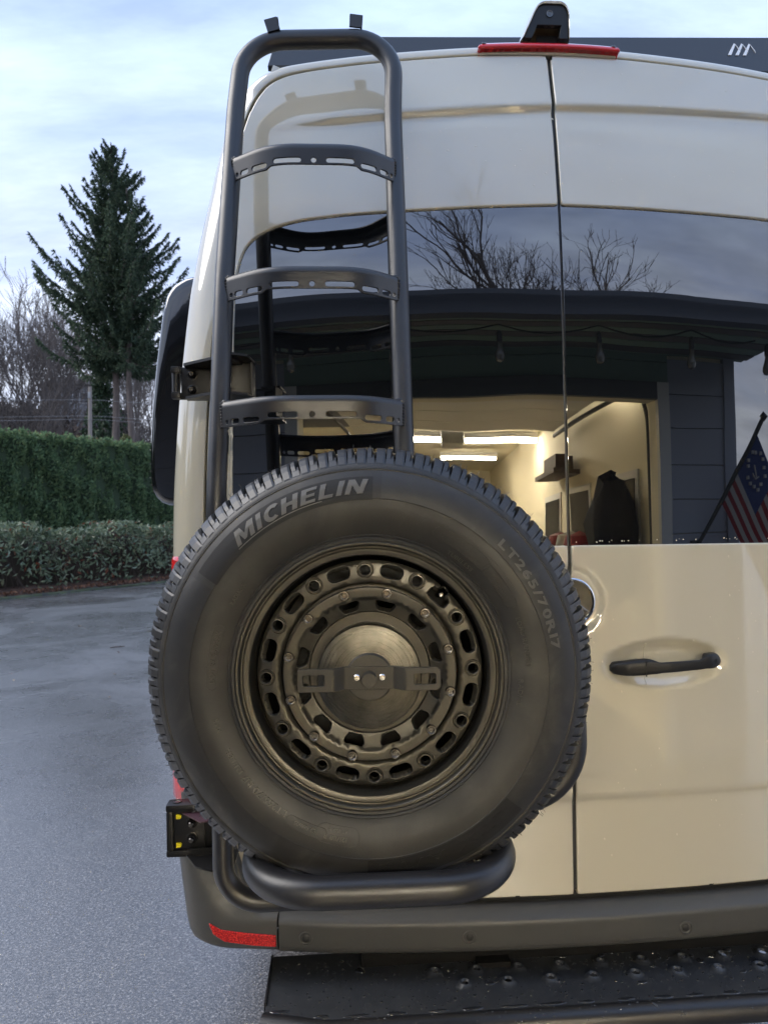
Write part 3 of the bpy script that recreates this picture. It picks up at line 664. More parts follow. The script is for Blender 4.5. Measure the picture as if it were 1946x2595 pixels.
# brackets on the top bend: short angle pieces
for (x, z, a) in ((-.693, 2.640, -.30), (-.494, 2.654, .12)):
    m_ = MB(); R = roty(-a if x < -.6 else a); R = roty(-.30) if x < -.6 else roty(.10)
    m_.box((x, .032, z), (.0150, .0025, .0150), R); m_.box(np.array((x, .049, z + .0125)), (.0150, .018, .0025), R); m_.box((x + .0135, .048, z), (.0018, .016, .0135), R)
    m_.build('hook_bracket', POWDER, CR, smooth=False)
# upper hinge: barrel, leaf, gussets, bolts and the box welded to the rail
UH = MB(); hy_ = -.035
UH.tube([(-.9135, hy_, 1.742), (-.9135, hy_, 1.812)], .0085, 16)
UH.box((-.9125, hy_ - .002, 1.8055), (.0095, .010, .0075), bev=.002); UH.box((-.9125, hy_ - .002, 1.7485), (.0095, .010, .0075), bev=.002)
UH.box((-.893, hy_ + .006, 1.8055), (.020, .006, .0075), bev=.002); UH.box((-.893, hy_ + .006, 1.7485), (.020, .006, .0075), bev=.002)
UHO = UH.build('upper_hinge', HINGE, CR)
m_ = MB(); m_.box((-.862, hy_ + .001, 1.777), (.040, .003, .034), bev=.002); sub(m_.build('hinge_plate', HINGE), UHO)
def prism(pts, y0, y1):
    n = len(pts); V = [(x, y0, z) for x, z in pts] + [(x, y1, z) for x, z in pts]; return V, [tuple(range(n)), tuple(range(2 * n - 1, n - 1, -1))] + [(i, i + n, (i + 1) % n + n, (i + 1) % n) for i in range(n)]
def flat(pts, z0, z1):
    n = len(pts); V = [(x, y, z0) for x, y in pts] + [(x, y, z1) for x, y in pts]; return V, [tuple(range(n)), tuple(range(2 * n - 1, n - 1, -1))] + [(i, i + n, (i + 1) % n + n, (i + 1) % n) for i in range(n)]
m_ = MB()
m_.add(*flat([(-.892, hy_), (-.892, hy_ - .022), (-.80, -.135), (-.78, -.12), (-.755, hy_)], 1.811, 1.817)); m_.add(*flat([(-.888, hy_), (-.888, hy_ - .022), (-.80, -.135), (-.78, -.12), (-.755, hy_)], 1.737, 1.743))
m_.add(*flat([(-.785, -.14), (-.745, -.115), (-.735, hy_), (-.79, hy_)], 1.818, 1.823)); m_.add(*flat([(-.785, -.14), (-.745, -.115), (-.735, hy_), (-.79, hy_)], 1.735, 1.740))
sub(m_.build('gusset', HINGE, None, smooth=False), UHO)
m_ = MB(); m_.box((-.765, hy_ - .025, 1.779), (.026, .003, .038), rotz(.25), bev=.001); m_.box((-.742, hy_ - .005, 1.779), (.002, .028, .038)); sub(m_.build('hinge_box', HINGE), UHO)
def bolt(c, ax=(0, -1, 0), s=1.0):
    b = MB(); b.lathe([(.012, 0), (.012, .002), (.0115, .0022)], 20, c, ax); b.lathe([(.0092, .002), (.0095, .008), (.0080, .0105)], 6, c, ax); b.lathe([(.0055, .0105), (.0055, .0165), (.0045, .018), (.0001, .018)], 14, c, ax); return b
for z in (1.795, 1.760): sub(bolt((-.876, hy_ - .0015, z)).build('bolt', BOLT, None, sharp=30), UHO)
# lower hinge by the bumper
LH = MB(); ly = -.03
LH.box((-.905, ly, .8215), (.042, .020, .0085), bev=.006); LH.box((-.905, ly, .7225), (.042, .020, .008), bev=.006)
LH.box((-.938, ly - .001, .772), (.0075, .019, .043), bev=.004); LH.box((-.897, ly - .008, .772), (.034, .006, .044), bev=.002); LH.box((-.850, ly - .003, .772), (.034, .006, .044), bev=.002)
LHO = LH.build('lower_hinge', HINGE, CR)
m_ = MB(); m_.lathe([(.010, 0), (.0105, .002), (.007, .0022), (.0065, .0008), (.0001, .0008)], 18, (-.925, ly, .830), (0, 0, 1)); sub(m_.build('hinge_pin', BOLT), LHO)
m_ = MB(); m_.add(*flat([(-.918, ly - .008), (-.86, -.10), (-.82, -.09), (-.82, ly)], .8085, .8115)); sub(m_.build('gusset', PLUM, None, smooth=False), LHO)
m_ = MB(); m_.add(*flat([(-.905, ly - .015), (-.872, -.105), (-.835, -.125), (-.79, -.12), (-.79, ly)], .716, .720)); m_.add(*prism([(-.900, .735), (-.80, .735), (-.80, .70), (-.845, .702), (-.875, .712)], -.055, -.050)); sub(m_.build('gusset', HINGE, None, smooth=False), LHO)
for z in (.8035, .7415): m_ = MB(); m_.add(*prism([(-.924, z - .0045), (-.915, z - .0045), (-.912, z + .0008), (-.915, z + .0042), (-.924, z + .0048)], ly - .0195, ly - .0135)); sub(m_.build('yellow_tab', YELLOW, None, smooth=False), LHO)
for z in (.790, .7555): sub(bolt((-.890, ly - .0145, z)).build('bolt', BOLT, None, sharp=30), LHO)
LHO.location.z += .013
# frame behind the tyre, and the hoop under it
fr = fillet([(-.50, -.115, 1.12), (-.047, -.115, 1.10), (-.047, -.115, .845), (-.80, -.115, .845)], [.10, .17], 16); m_ = MB(); m_.tube(resample(fr, .015), .0245, 20); m_.build('tyre_frame', POWDER, CR)
hp = fillet([(-.722, -.115, .845), (-.722, -.13, .845), (-.712, -.440, .838), (-.270, -.453, .840), (-.262, -.13, .852), (-.262, -.115, .852)], [.05, .125, .125, .05], 14); hp = resample(hp, .012)
m_ = MB(); m_.tube(hp, .0272, 26); m_.build('lower_hoop', POWDER, CR)
m_ = MB(); m_.lathe([(.0001, .0), (.085, .0), (.085, .012), (.045, .014), (.045, .10), (.0001, .10)], 36, (-.508, -.14, 1.19), (0, -1, 0)); m_.box((-.508, -.118, 1.19), (.03, .02, .26)); m_.build('wheel_mount', POWDER, CR)

# ================================================================== spare wheel (local frame: x right, y up, z towards the viewer)
HUB = (-.507, -.405, 1.1905)
WH = thing('spare_wheel', 'spare tyre on a bronze slotted steel rim mounted upright on the rear carrier', 'spare wheel', HUB, rot=(math.pi / 2, 0, math.radians(-3.4)))
TY = [(.2255, -.022), (.2290, -.004), (.2335, .0022), (.2375, .0030), (.2400, .0018), (.2412, .0030), (.2435, .0042), (.2450, .0034), (.2480, .0052), (.262, .0120), (.278, .0175), (.294, .0195), (.3055, .0188),
      (.3064, .0196), (.318, .0172), (.332, .0120), (.345, .0050), (.3560, -.0030), (.3580, -.0028), (.3592, -.0056), (.3605, -.0060), (.366, -.0100), (.3740, -.0200), (.3785, -.034), (.3815, -.055), (.3830, -.085), (.3835, -.120)]
TYr = TY + [(r, -.240 - z) for r, z in TY[::-1]]
_pr = np.array(TY)
def tz(r): return np.interp(r, _pr[:, 0], _pr[:, 1])
V, F = lathe_geo(TYr, 180); mid = [0 if True else 1] * len(F)
TYRE = mk('tyre', V, F, RUBBER, WH, True, local='origin', sharp=35)
def wsub(o, parent=TYRE): o.parent = parent; return o
# bands of darker textured rubber round the shoulder, with gaps beside the name plate
def band(name, a0, a1, r0, r1, m, lift=.0006, par=TYRE, n=None):
    n = n or max(6, int((a1 - a0) / 1.5)); rr = np.linspace(r0, r1, 9); aa = np.radians(np.linspace(a0, a1, n + 1)); V = []
    for i, r in enumerate(rr):
        for a in aa: V.append((r * math.cos(a), r * math.sin(a), tz(r) + lift))
    k = n + 1; F = [(i * k + j, (i + 1) * k + j, (i + 1) * k + j + 1, i * k + j + 1) for i in range(8) for j in range(n)]
    o = mk(name, V, F, m, None, True, local='origin'); o.parent = par; return o
band('sidewall_band', -118, 85.4, .3068, .3555, BAND); band('sidewall_band', 149.6, 239.5, .3068, .3555, BAND)
band('name_plate', 88.0, 147.6, .3035, .3445, PLATE, .0007)
band('name_plate', 268.5, 318, .3085, .3475, PLATE, .0012)
FNT = {}
def text_geo(s, size, shear=0.0, bold=0.0, ext=.0006):
    c = bpy.data.curves.new('t', 'FONT'); c.body = s; c.size = size; c.shear = shear; c.offset = bold; c.extrude = ext; c.resolution_u = 3; c.space_character = 1.0
    o = bpy.data.objects.new('t', c); COL.objects.link(o); dg = bpy.context.evaluated_depsgraph_get(); dg.update()
    me = bpy.data.meshes.new_from_object(o.evaluated_get(dg)); V = np.array([v.co[:] for v in me.vertices]).reshape(-1, 3); F = [tuple(p.vertices) for p in me.polygons]
    bpy.data.objects.remove(o); bpy.data.curves.remove(c); bpy.data.meshes.remove(me); return V, F
def arc_text(name, s, a_start, r_base, size, a_end=None, shear=0, bold=0, ext=.0007, m=LETTER, par=TYRE, hs=1.0, letter=False):
    """letters set clockwise along the sidewall, tops outward; from a_start to a_end degrees"""
    chars = []
    x = 0
    for ch in s:
        if ch == ' ': chars.append((None, None, x, .32 * size)); x += .32 * size; continue
        V, F = text_geo(ch, size, shear, bold, ext); w_ = V[:, 0].max() - V[:, 0].min(); V = V - (V[:, 0].min(), 0, 0); chars.append((V, F, x, w_)); x += w_ + .12 * size
    tot = x - .12 * size; k = (math.radians(abs(a_start - a_end)) * r_base / tot) if a_end is not None else 1.0
    mb = MB()
    for V, F, x0, w_ in chars:
        if V is None: continue
        xx = (x0 + V[:, 0]) * k; rr = r_base + V[:, 1] * hs; a = math.radians(a_start) - xx / r_base
        mb.add(np.stack([rr * np.cos(a), rr * np.sin(a), tz(rr) + .0012 + V[:, 2]], 1), F)
        if letter:
            o = mb.build(name, m, None, smooth=False, local='origin'); o.parent = par; mb = MB()
    if not letter:
        o = mb.build(name, m, None, smooth=False, local='origin'); o.parent = par
# the big name: bold slanted letters drawn as polygons
GL = {'M': [[(0, 0), (.24, 0), (.24, .62), (.44, .12), (.60, .12), (.80, .62), (.80, 0), (1.05, 0), (1.05, 1), (.74, 1), (.525, .47), (.31, 1), (0, 1)]], 'I': [[(0, 0), (.25, 0), (.25, 1), (0, 1)]],
      'H': [[(0, 0), (.25, 0), (.25, .39), (.56, .39), (.56, 0), (.81, 0), (.81, 1), (.56, 1), (.56, .61), (.25, .61), (.25, 1), (0, 1)]],
      'E': [[(0, 0), (.72, 0), (.72, .19), (.25, .19), (.25, .41), (.66, .41), (.66, .59), (.25, .59), (.25, .81), (.72, .81), (.72, 1), (0, 1)]],
      'L': [[(0, 0), (.68, 0), (.68, .21), (.25, .21), (.25, 1), (0, 1)]], 'N': [[(0, 0), (.24, 0), (.24, .60), (.60, 0), (.86, 0), (.86, 1), (.62, 1), (.62, .42), (.27, 1), (0, 1)]]}
a_ = np.radians(np.linspace(48, 312, 16)); C_o = [(.44 + .44 * math.cos(q), .5 + .52 * math.sin(q)) for q in a_]; C_i = [(.44 + .20 * math.cos(q), .5 + .29 * math.sin(q)) for q in a_[::-1]]
GL['C'] = [C_o + C_i]
seqs = [(ch, {'M': 1.05, 'I': .25, 'C': .74, 'H': .81, 'E': .72, 'L': .68, 'N': .86}[ch]) for ch in 'MICHELIN']
totw = sum(w_ for _, w_ in seqs) + .17 * 7; A0, A1, RB, CH = 134.0, 89.3, .3150, .0250
kx = math.radians(A0 - A1) / (totw + .27); x = 0
for ch, w_ in seqs:
    pts = np.array(GL[ch][0]); pts = pts + np.stack([pts[:, 1] * .27, 0 * pts[:, 1]], 1)
    def fl_(p, x=x):
        a = math.radians(A0) - (x + p[:, 0]) * kx; r = RB + p[:, 1] * CH; return np.stack([r * np.cos(a), r * np.sin(a), tz(r) + .0018], 1)
    V, F, NV = panel_geo(pts, [], fl_, .12, thick=.0012, bev=.02, seg=1, bstep=.15) if False else panel_geo(pts, [], fl_, .16, thick=.0014, bev=0.0, bstep=.16)
    o = mk('letter', V, F, LETTER, None, True, NV, local='origin'); o.parent = TYRE; x += w_ + .17
band('underline', 104, 134.3, .3108, .3124, LETTER, .0020)
for a in (90.5, 91.5): pass
arc_text('letter', 'LT265/70R17', 45.0, .3155, .0205, 7.6, bold=.0006, ext=.0008, letter=True, m=mat('size_letter', (.080, .077, .070), .45))
arc_text('small_print', 'LT265/70 R17', 237.5, .2660, .0150, 217, ext=.0010, m=PRINT); arc_text('small_print', '121/118R', 215.5, .2665, .0120, 205.5, ext=.0009, m=PRINT); arc_text('small_print', 'M+S', 199, .2665, .012, 194, ext=.0009, m=PRINT)
arc_text('small_print', 'DOT B7KD 048X', 181, .2640, .0125, 162, ext=.0010, m=PRINT); arc_text('small_print', 'RADIAL X', 151, .2630, .010, 142, ext=.0009, m=PRINT)
arc_text('small_print', 'E2 001005', 249.5, .2720, .0095, 241.5, ext=.0009, m=PRINT); arc_text('small_print', '121/118 R', 261, .2740, .0105, 252.5, ext=.0009, m=PRINT); arc_text('small_print', 'AT 550kPa', 261, .2630, .0075, 254, ext=.0009, m=PRINT)
arc_text('small_print', 'LOAD RANGE E', 21, .2690, .0105, 3, ext=.0009, m=PRINT); arc_text('small_print', 'RADIAL', -2, .2560, .0105, -12, ext=.0009, m=PRINT); arc_text('small_print', 'TUBELESS', 57, .2500, .0095, 45, ext=.0009, m=PRINT)
arc_text('small_print', 'LTX A/T2', 314, .3170, .024, 272, bold=.0004, ext=.0009, m=PLATE)
def pill(a0, a1, r0, r1):
    rc, hw = (r0 + r1) / 2, (r1 - r0) / 2; P = []
    for t in np.linspace(a0, a1, 24): P.append((r1, t))
    for q in np.linspace(90, -90, 8)[1:-1]: P.append((rc + hw * math.sin(math.radians(q)), a1 - math.degrees(hw / rc * math.cos(math.radians(q)))))
    for t in np.linspace(a1, a0, 24): P.append((r0, t))
    for q in np.linspace(-90, 90, 8)[1:-1]: P.append((rc + hw * math.sin(math.radians(q)), a0 + math.degrees(hw / rc * math.cos(math.radians(q)))))
    V = np.array([(r * math.cos(math.radians(t)), r * math.sin(math.radians(t)), tz(r) + .0002) for r, t in P]); mb = MB(); mb.tube(V, .0006, 5, closed=True); o = mb.build('pill_outline', RUBBER, None, local='origin'); o.parent = TYRE
for a in ((63, 44, .262, .285), (41, 27, .262, .282), (252, 240, .268, .285), (262.5, 252.8, .259, .288), (181.8, 170, .260, .277), (169, 161.2, .260, .277)): pill(*a)
mb = MB()
for (a0, a1, r0) in ((62, 45, .266), (62, 45, .2715), (62, 45, .277), (40, 28, .266), (40, 28, .272), (66, 30, .2905)):
    for t in np.arange(a1, a0, .75):
        if rng.random() < .82:
            a = math.radians(t); r = r0 + rng.uniform(-.0003, .0003); mb.box((r * math.cos(a), r * math.sin(a), tz(r) + .0004), (.0011, .0008, .0004), rotz(a + rng.uniform(-.5, .5)))
o = mb.build('small_print', RUBBER, None, smooth=False, local='origin'); o.parent = TYRE; o['kind'] = 'stuff'
# thin raised ribs
for r in (.2462, .2492, .3590): band('rib', 0, 360, r - .0005, r + .0005, RUBBER, .0008, n=200)
# tread blocks along the shoulder: two kinds per pitch
NP = 70; PT = 2 * math.pi / NP
def block(a0, a1, prof, cham=0.0, scoop=False):
    na = 4; A = np.linspace(a0, a1, na + 1); V = []
    for i, (r, z) in enumerate(prof):
        for j, a in enumerate(A):
            rr = r - (cham if (j == na and 1 <= i <= 4) else 0); V.append((rr * math.sin(a), rr * math.cos(a), z))
    nb = na + 1; np_ = len(prof); base = [(r * .945, z - .010) for r, z in prof]
    for (r, z) in base:
        for a in A: V.append((r * math.sin(a), r * math.cos(a), z))
    o_ = nb * np_; F = [(i * nb + j, i * nb + j + 1, (i + 1) * nb + j + 1, (i + 1) * nb + j) for i in range(np_ - 1) for j in range(na)]
    for i in range(np_ - 1): F += [(i * nb, (i + 1) * nb, o_ + (i + 1) * nb, o_ + i * nb), (i * nb + na, o_ + i * nb + na, o_ + (i + 1) * nb + na, (i + 1) * nb + na)]
    F += [(j, o_ + j, o_ + j + 1, j + 1) for j in range(na)]; q = (np_ - 1) * nb; F += [(q + j, q + j + 1, o_ + q + j + 1, o_ + q + j) for j in range(na)]
    return V, F
PA = [(.3625, -.0090), (.3700, -.0125), (.3835, -.0240), (.3940, -.0400), (.4000, -.0560), (.4022, -.0800), (.4028, -.112)]
PB = [(.3760, -.0225), (.3800, -.0245), (.3890, -.0330), (.3965, -.0450), (.4005, -.0580), (.4022, -.0800), (.4028, -.112)]
Va, Fa = block(-.46 * PT, .000 * PT, PA, .0020); Vb, Fb = block(.065 * PT, .345 * PT, PB, .006)
# low foot under the short block
Vf, Ff = block(.05 * PT, .44 * PT, [(.3625, -.0096), (.3695, -.0132), (.3790, -.0238), (.3855, -.037), (.388, -.052), (.389, -.075)])
ba = mk('tread_block', Va, Fa, TREAD, TYRE, False, local='origin'); bb = mk('tread_block', np.concatenate([Vb, Vf]), Fb + [tuple(i + len(Vb) for i in f) for f in Ff], TREAD, TYRE, False, local='origin')
for o in (ba, bb):
    o.location = (0, 0, 0)
    for k in range(1, NP): dup(o, rot=(0, 0, k * PT))
mb = MB()
for row, (z0, z1) in enumerate(((-.118, -.150), (-.156, -.184))):
    for k in range(NP):
        a = (k + .5 * row) * PT; V, F = block(-.42 * PT + a, .30 * PT + a, [(.395, z0), (.4032, z0), (.4032, (z0 + z1) / 2), (.4032, z1), (.395, z1)]); mb.add(V, F)
for k in range(NP):
    V, F = block(-.44 * PT + k * PT, .30 * PT + k * PT, [(r, -.240 - z) for r, z in PA]); mb.add(V, F)
o = mb.build('inner_tread', TREAD, None, smooth=False, local='origin'); o.parent = TYRE; o['kind'] = 'stuff'
mb = MB()
for k in range(150):
    a = rng.uniform(0, 2 * math.pi); r = rng.choice([.394, .4005, .4025]); z = float(np.interp(r, [q[0] for q in PA], [q[1] for q in PA])); d = np.array((math.sin(a), math.cos(a), 0)); d2 = d + rng.uniform(-.5, .5, 3) * .7
    p = d * r + (0, 0, z); l = rng.uniform(.003, .009); mb.tube([p, p + d2 * l * .6, p + d2 * l + rng.uniform(-.001, .001, 3)], .00045, 4)
o = mb.build('rubber_hairs', TREAD, None, local='origin'); o.parent = TYRE; o['kind'] = 'stuff'
# --- rim
RIMP = [(.205, -.05), (.2335, -.012), (.2335, -.001), (.2325, .0016), (.2305, .0028), (.2275, .0024), (.2258, .0006), (.2250, -.0030), (.2235, -.0062), (.2215, -.0066), (.2203, -.0046), (.2185, -.0034), (.2110, -.0040), (.2092, -.0052),
        (.2082, -.0100), (.2072, -.0200), (.2066, -.0300), (.2062, -.0640)]
V, F = lathe_geo(RIMP, 140); RIMO = mk('rim', V, F, RIM, WH, True, local='origin', sharp=38)
def zface(r): return np.interp(r, [.154, .1565, .1585, .162, .172, .192, .197, .2025], [-.0330, -.0310, -.0265, -.0240, -.0236, -.0262, -.0300, -.0345])
def f_out(p): return np.stack([p[:, 0], p[:, 1], zface(np.hypot(p[:, 0], p[:, 1]))], 1)
BA = [math.radians(91.6 + 30 * k) for k in range(12)]; SA = [a - math.radians(15) for a in BA]; RBo = .1815
H = [circ((0, 0), .1552, 90)]
for k, a in enumerate(SA):
    c = (RBo * math.cos(a), RBo * math.sin(a))
    if k == 11:                                     # opening for the valve: slot with a lobe
        a2 = SA[11]; d = np.array((math.cos(a2), math.sin(a2))); t = np.array((-d[1], d[0])); P = []
        for (u, v) in ((-.020, -.010), (-.014, -.0125), (.0, -.0125), (.014, -.0125), (.020, -.009), (.0205, .002), (.016, .0085), (.0095, .0105), (.0085, .0145), (.003, .0180), (-.004, .0180), (-.009, .0140), (-.010, .0105), (-.017, .0090), (-.0205, .002)): P.append(np.array(c) + d * v - t * u)
        H.append(np.array(P))
    elif k == 10 and False: pass
    else: H.append(rrect(c, .0405, .0240, .0110, a - math.pi / 2))
for a in BA: H.append(circ((RBo * math.cos(a), RBo * math.sin(a)), .0142, 24))
V, F, NV = panel_geo(circ((0, 0), .1995, 120), H, f_out, .0070, thick=.012, bev=.0017, seg=3, bstep=.0035)
o = mk('outer_face', V, F, RIM, None, True, NV, local='origin'); o.parent = RIMO
bs = MB(); bs.lathe([(.0142, -.010), (.0142, -.0005), (.0137, .0004), (.0126, .0004), (.0121, .0040), (.0113, .0054), (.0098, .0056), (.0088, .0044), (.0085, -.018)], 26); Vt = np.concatenate(bs.V); bo = mk('boss', Vt, bs.F, RIM, RIMO, True, local='origin', sharp=35)
z_b = float(zface(RBo))
for k, a in enumerate(BA):
    o = bo if k == 0 else dup(bo); o.location = (RBo * math.cos(a), RBo * math.sin(a), z_b - .0005)
# inner ring with twelve small slots, conical inside, and the bolts
def zin(r): return np.interp(r, [.1070, .1095, .1300, .1330, .1350, .1505, .1525], [-.0300, -.0292, -.0205, -.0165, -.0152, -.0142, -.0160])
BO = [math.radians(77 + 30 * k) for k in range(12)]; IS = [math.radians(76.2 + 30 * k) for k in range(12)]
H = [circ((0, 0), .1072, 80)]
for a in IS:
    d = np.array((math.cos(a), math.sin(a))); t = np.array((-d[1], d[0])); c = d * .1205
    H.append(np.array([c + t * u + d * v for u, v in ((-.0150, .0075), (-.0178, .0050), (-.0178, .0005), (-.0125, -.0088), (-.0085, -.0102), (.0085, -.0102), (.0125, -.0088), (.0178, .0005), (.0178, .0050), (.0150, .0075))]))
V, F, NV = panel_geo(circ((0, 0), .1512, 110), H, lambda p: np.stack([p[:, 0], p[:, 1], zin(np.hypot(p[:, 0], p[:, 1]))], 1), .0065, thick=.016, bev=.0012, seg=2, bstep=.0035)
o = mk('inner_face', V, F, RIM, None, True, NV, local='origin'); o.parent = RIMO
mb = MB(); mb.lathe([(.1590, -.036), (.1560, -.050), (.1500, -.050), (.1490, -.030)], 110); o = mb.build('groove', RIM, None, local='origin'); o.parent = RIMO
bs = MB(); bs.lathe([(.0088, -.002), (.0088, .0072), (.0080, .0086), (.0058, .0088), (.0050, .0080)], 24); bs.lathe([(.0050, .0082), (.0046, .0032), (.0001, .0032)], 6); bo = mk('rim_bolt', np.concatenate(bs.V), bs.F, BOLT, RIMO, True, local='origin', sharp=30)
for k, a in enumerate(BO):
    o = bo if k == 0 else dup(bo); o.location = (.1440 * math.cos(a), .1440 * math.sin(a), float(zin(.144)) - .0005)
# barrel behind the openings; its near-black colour paints in the unlit inside
mb = MB(); mb.lathe([(.2070, -.060), (.200, -.075), (.192, -.10), (.185, -.20), (.0001, -.20)], 90); o = mb.build('barrel', RIMSHADE, None, local='origin'); o.parent = RIMO
mb = MB(); mb.lathe([(.1075, -.047), (.1060, -.034), (.0001, -.034)], 80); o = mb.build('centre_plate', RIM, None, local='origin'); o.parent = RIMO
a = SA[11] ; vp = np.array((.188 * math.cos(a), .188 * math.sin(a))); mb = MB(); mb.lathe([(.0052, -.045), (.0052, -.022), (.0042, -.020), (.0042, -.012), (.0030, -.0105), (.0026, -.0118), (.0001, -.0118)], 14, (vp[0], vp[1], -.004), (.12, .1, 1)); o = mb.build('valve_stem', BOLT, None, local='origin', sharp=30); o.parent = RIMO

WH.scale = (1.010, 1.010, 1.0)
# ================================================================== clamp that holds the wheel
CL = thing('wheel_clamp', 'bronze winged clamp with brushed disc and knob at the centre of the spare wheel', 'wheel clamp', HUB, rot=(math.pi / 2, 0, math.radians(-3.4)))
mb = MB(); mb.lathe([(.0905, -.034), (.0905, .0055), (.0895, .0075), (.0880, .0082), (.0001, .0082)], 96); o = mb.build('clamp_disc', DISC, CL, local='origin', sharp=30)
t_ = DISC.node_tree; c_ = t_.nodes.new('ShaderNodeTexCoord'); ln = t_.nodes.new('ShaderNodeVectorMath'); ln.operation = 'LENGTH'; t_.links.new(c_.outputs['Object'], ln.inputs[0])
n_w = t_.nodes.new('ShaderNodeTexNoise'); n_w.noise_dimensions = '1D'; n_w.inputs['Scale'].default_value = 900; n_w.inputs['Detail'].default_value = 3; t_.links.new(ln.outputs['Value'], n_w.inputs['W'])
setr(DISC, rng_(DISC, n_w.outputs['Fac'], .3, .7, .26, .44)); bump(DISC, n_w.outputs['Fac'], .25, .0004)
tg = t_.nodes.new('ShaderNodeTangent'); tg.direction_type = 'RADIAL'; tg.axis = 'Z'; t_.links.new(tg.outputs[0], pnode(DISC).inputs['Tangent']); pnode(DISC).inputs['Anisotropic'].default_value = .75
setc(DISC, ramp(DISC, nz(DISC, 45, 5), [(.3, (.070, .066, .055)), (.7, (.125, .117, .097))]))
mb = MB(); mb.lathe([(.0415, .0082), (.0415, .0102), (.0400, .0112), (.0400, .0150), (.0390, .0160), (.0001, .0160)], 60); mb.build('centre_cap', CLAMP, CL, local='origin', sharp=30)
ZP = np.array([(-.130, .0335), (-.060, .0335), (-.0425, .0185), (.0425, .0185), (.060, .0335), (.130, .0335)])
def fw(p):
    z = np.interp(p[:, 0], ZP[:, 0], ZP[:, 1]); return np.stack([p[:, 0], p[:, 1], z], 1)
kk = np.linspace(-.13, .13, 500); zz = np.interp(kk, ZP[:, 0], ZP[:, 1]); gk = np.exp(-.5 * (np.arange(-8, 9) / 3.) ** 2); gk /= gk.sum(); zz = np.convolve(np.pad(zz, 8, mode='edge'), gk, 'valid')
fw = lambda p: np.stack([p[:, 0], p[:, 1], np.interp(p[:, 0], kk, zz)], 1)
outl = [(-.1215, -.0165), (-.1195, -.0195), (.1150, -.0195), (.1215, -.0140), (.1215, .0140), (.1150, .0195), (-.1195, .0195), (-.1215, .0165)]
V, F, NV = panel_geo(outl, [rrect((-.0945, 0), .0370, .0185, .003), rrect((.0945, 0), .0370, .0185, .003)], fw, .0065, thick=.0045, bev=.0010, seg=2, back=True, bstep=.003)
o = mk('wing_bar', V, F, CLAMP, CL, True, NV, local='origin')
mb = MB(); mb.lathe([(.0125, .018), (.0125, .0385), (.0118, .0400), (.0001, .0400)], 36); mb.build('knob', CLAMP, CL, local='origin', sharp=30)
for x in (-.0215, .0222):
    mb = MB(); mb.lathe([(.0060, 0), (.0058, .0028), (.0045, .0042), (.0028, .0044), (.0024, .0030), (.0001, .0030)], 18, (x, .0012, .0185), (0, 0, 1)); mb.build('clamp_screw', CHROME, CL, local='origin', sharp=30)

# ================================================================== rear step
ST = thing('rear_step', 'wet black rear step plate with dimpled holes and front tube below the bumper', 'step', (0, .0, .38))
zs_ = .378
row1 = [(.648, .012 + 0)]
holes1 = [(-.346 + .1015 * k, .052) for k in range(9)]; holes2 = [(-.281 + .1015 * k, .004) for k in range(8)]
HO = [circ(h, .0112, 22) for h in holes1 + holes2]
def zst(p):
    z = np.full(len(p), zs_)
    for h in holes1 + holes2: d = np.hypot(p[:, 0] - h[0], p[:, 1] - h[1]); z = z + .0085 * (1 - smooth01(d, .0118, .0200))
    return z
def fst(p): return np.stack([p[:, 0], p[:, 1], zst(p)], 1)
edge_y = lambda x: np.interp(x, [-.75, -.735, -.60, .95], [-.046, -.046, -.084, -.084])
outl = [(-.737, -.049), (-.60, -.086), (.95, -.086), (.95, .155), (-.737, .155)]
TP = panel('tread_plate', outl, HO, fst, .0095, None or mat('step_coat', (.032, .035, .040), .38, spec=.7), ST, thick=.006, bev=.0016, seg=2, bstep=.006)
sm = bpy.data.materials['step_coat']; bump(sm, nz(sm, 380, 2), .14, .0006); setr(sm, rng_(sm, nz(sm, 16, 4), .35, .65, .30, .48))
m_ = MB(); m_.box((-.739, .064, .366), (.0025, .09, .017), bev=.001); m_.build('side_plate', POWDER, ST)
tb = fillet([(-.742, -.060, .355), (-.60, -.0985, .355), (1.0, -.0985, .355)], [.22], 12); m_ = MB(); m_.tube(resample(tb, .02), .0270, 26); m_.build('step_tube', POWDER, ST)
m_ = MB(); m_.box((.1, .11, .405), (.62, .020, .028), bev=.004); m_.box((-.2, .26, .36), (.04, .2, .03)); m_.box((.6, .26, .36), (.04, .2, .03)); m_.build('step_bracket', mat('bracket_black', (.006, .006, .006), .7, spec=.2), ST)
m_ = MB()
def puddle(cx, cy, rx, ry_, h=.0016, wob=.25, n=22):
    ph = rng.uniform(0, 6.28, 4); a = np.linspace(0, 2 * np.pi, n, endpoint=False); k = 1 + wob * (.5 * np.sin(2 * a + ph[0]) + .35 * np.sin(3 * a + ph[1]) + .25 * np.sin(5 * a + ph[2]))
    V = []
    for s_, hh in ((1, 0), (.96, .55), (.86, .85), (.5, 1.0)): V += [(cx + rx * k[i] * s_ * math.cos(a[i]), cy + ry_ * k[i] * s_ * math.sin(a[i]), zs_ + .0001 + h * hh) for i in range(n)]
    F = [(r * n + i, r * n + (i + 1) % n, (r + 1) * n + (i + 1) % n, (r + 1) * n + i) for r in range(3) for i in range(n)] + [tuple(3 * n + i for i in range(n))]; m_.add(V, F)
allh = np.array(holes1 + holes2)
for _ in range(900):
    x, y = rng.uniform(-.73, .60), rng.uniform(-.078, .12)
    if y < edge_y(x) + .006 or np.hypot(allh[:, 0] - x, allh[:, 1] - y).min() < .013: continue
    r = min(.0075, .0008 + rng.exponential(.0008)); puddle(x, y, r, r * rng.uniform(.8, 1.1), r * .42, .12, 10)
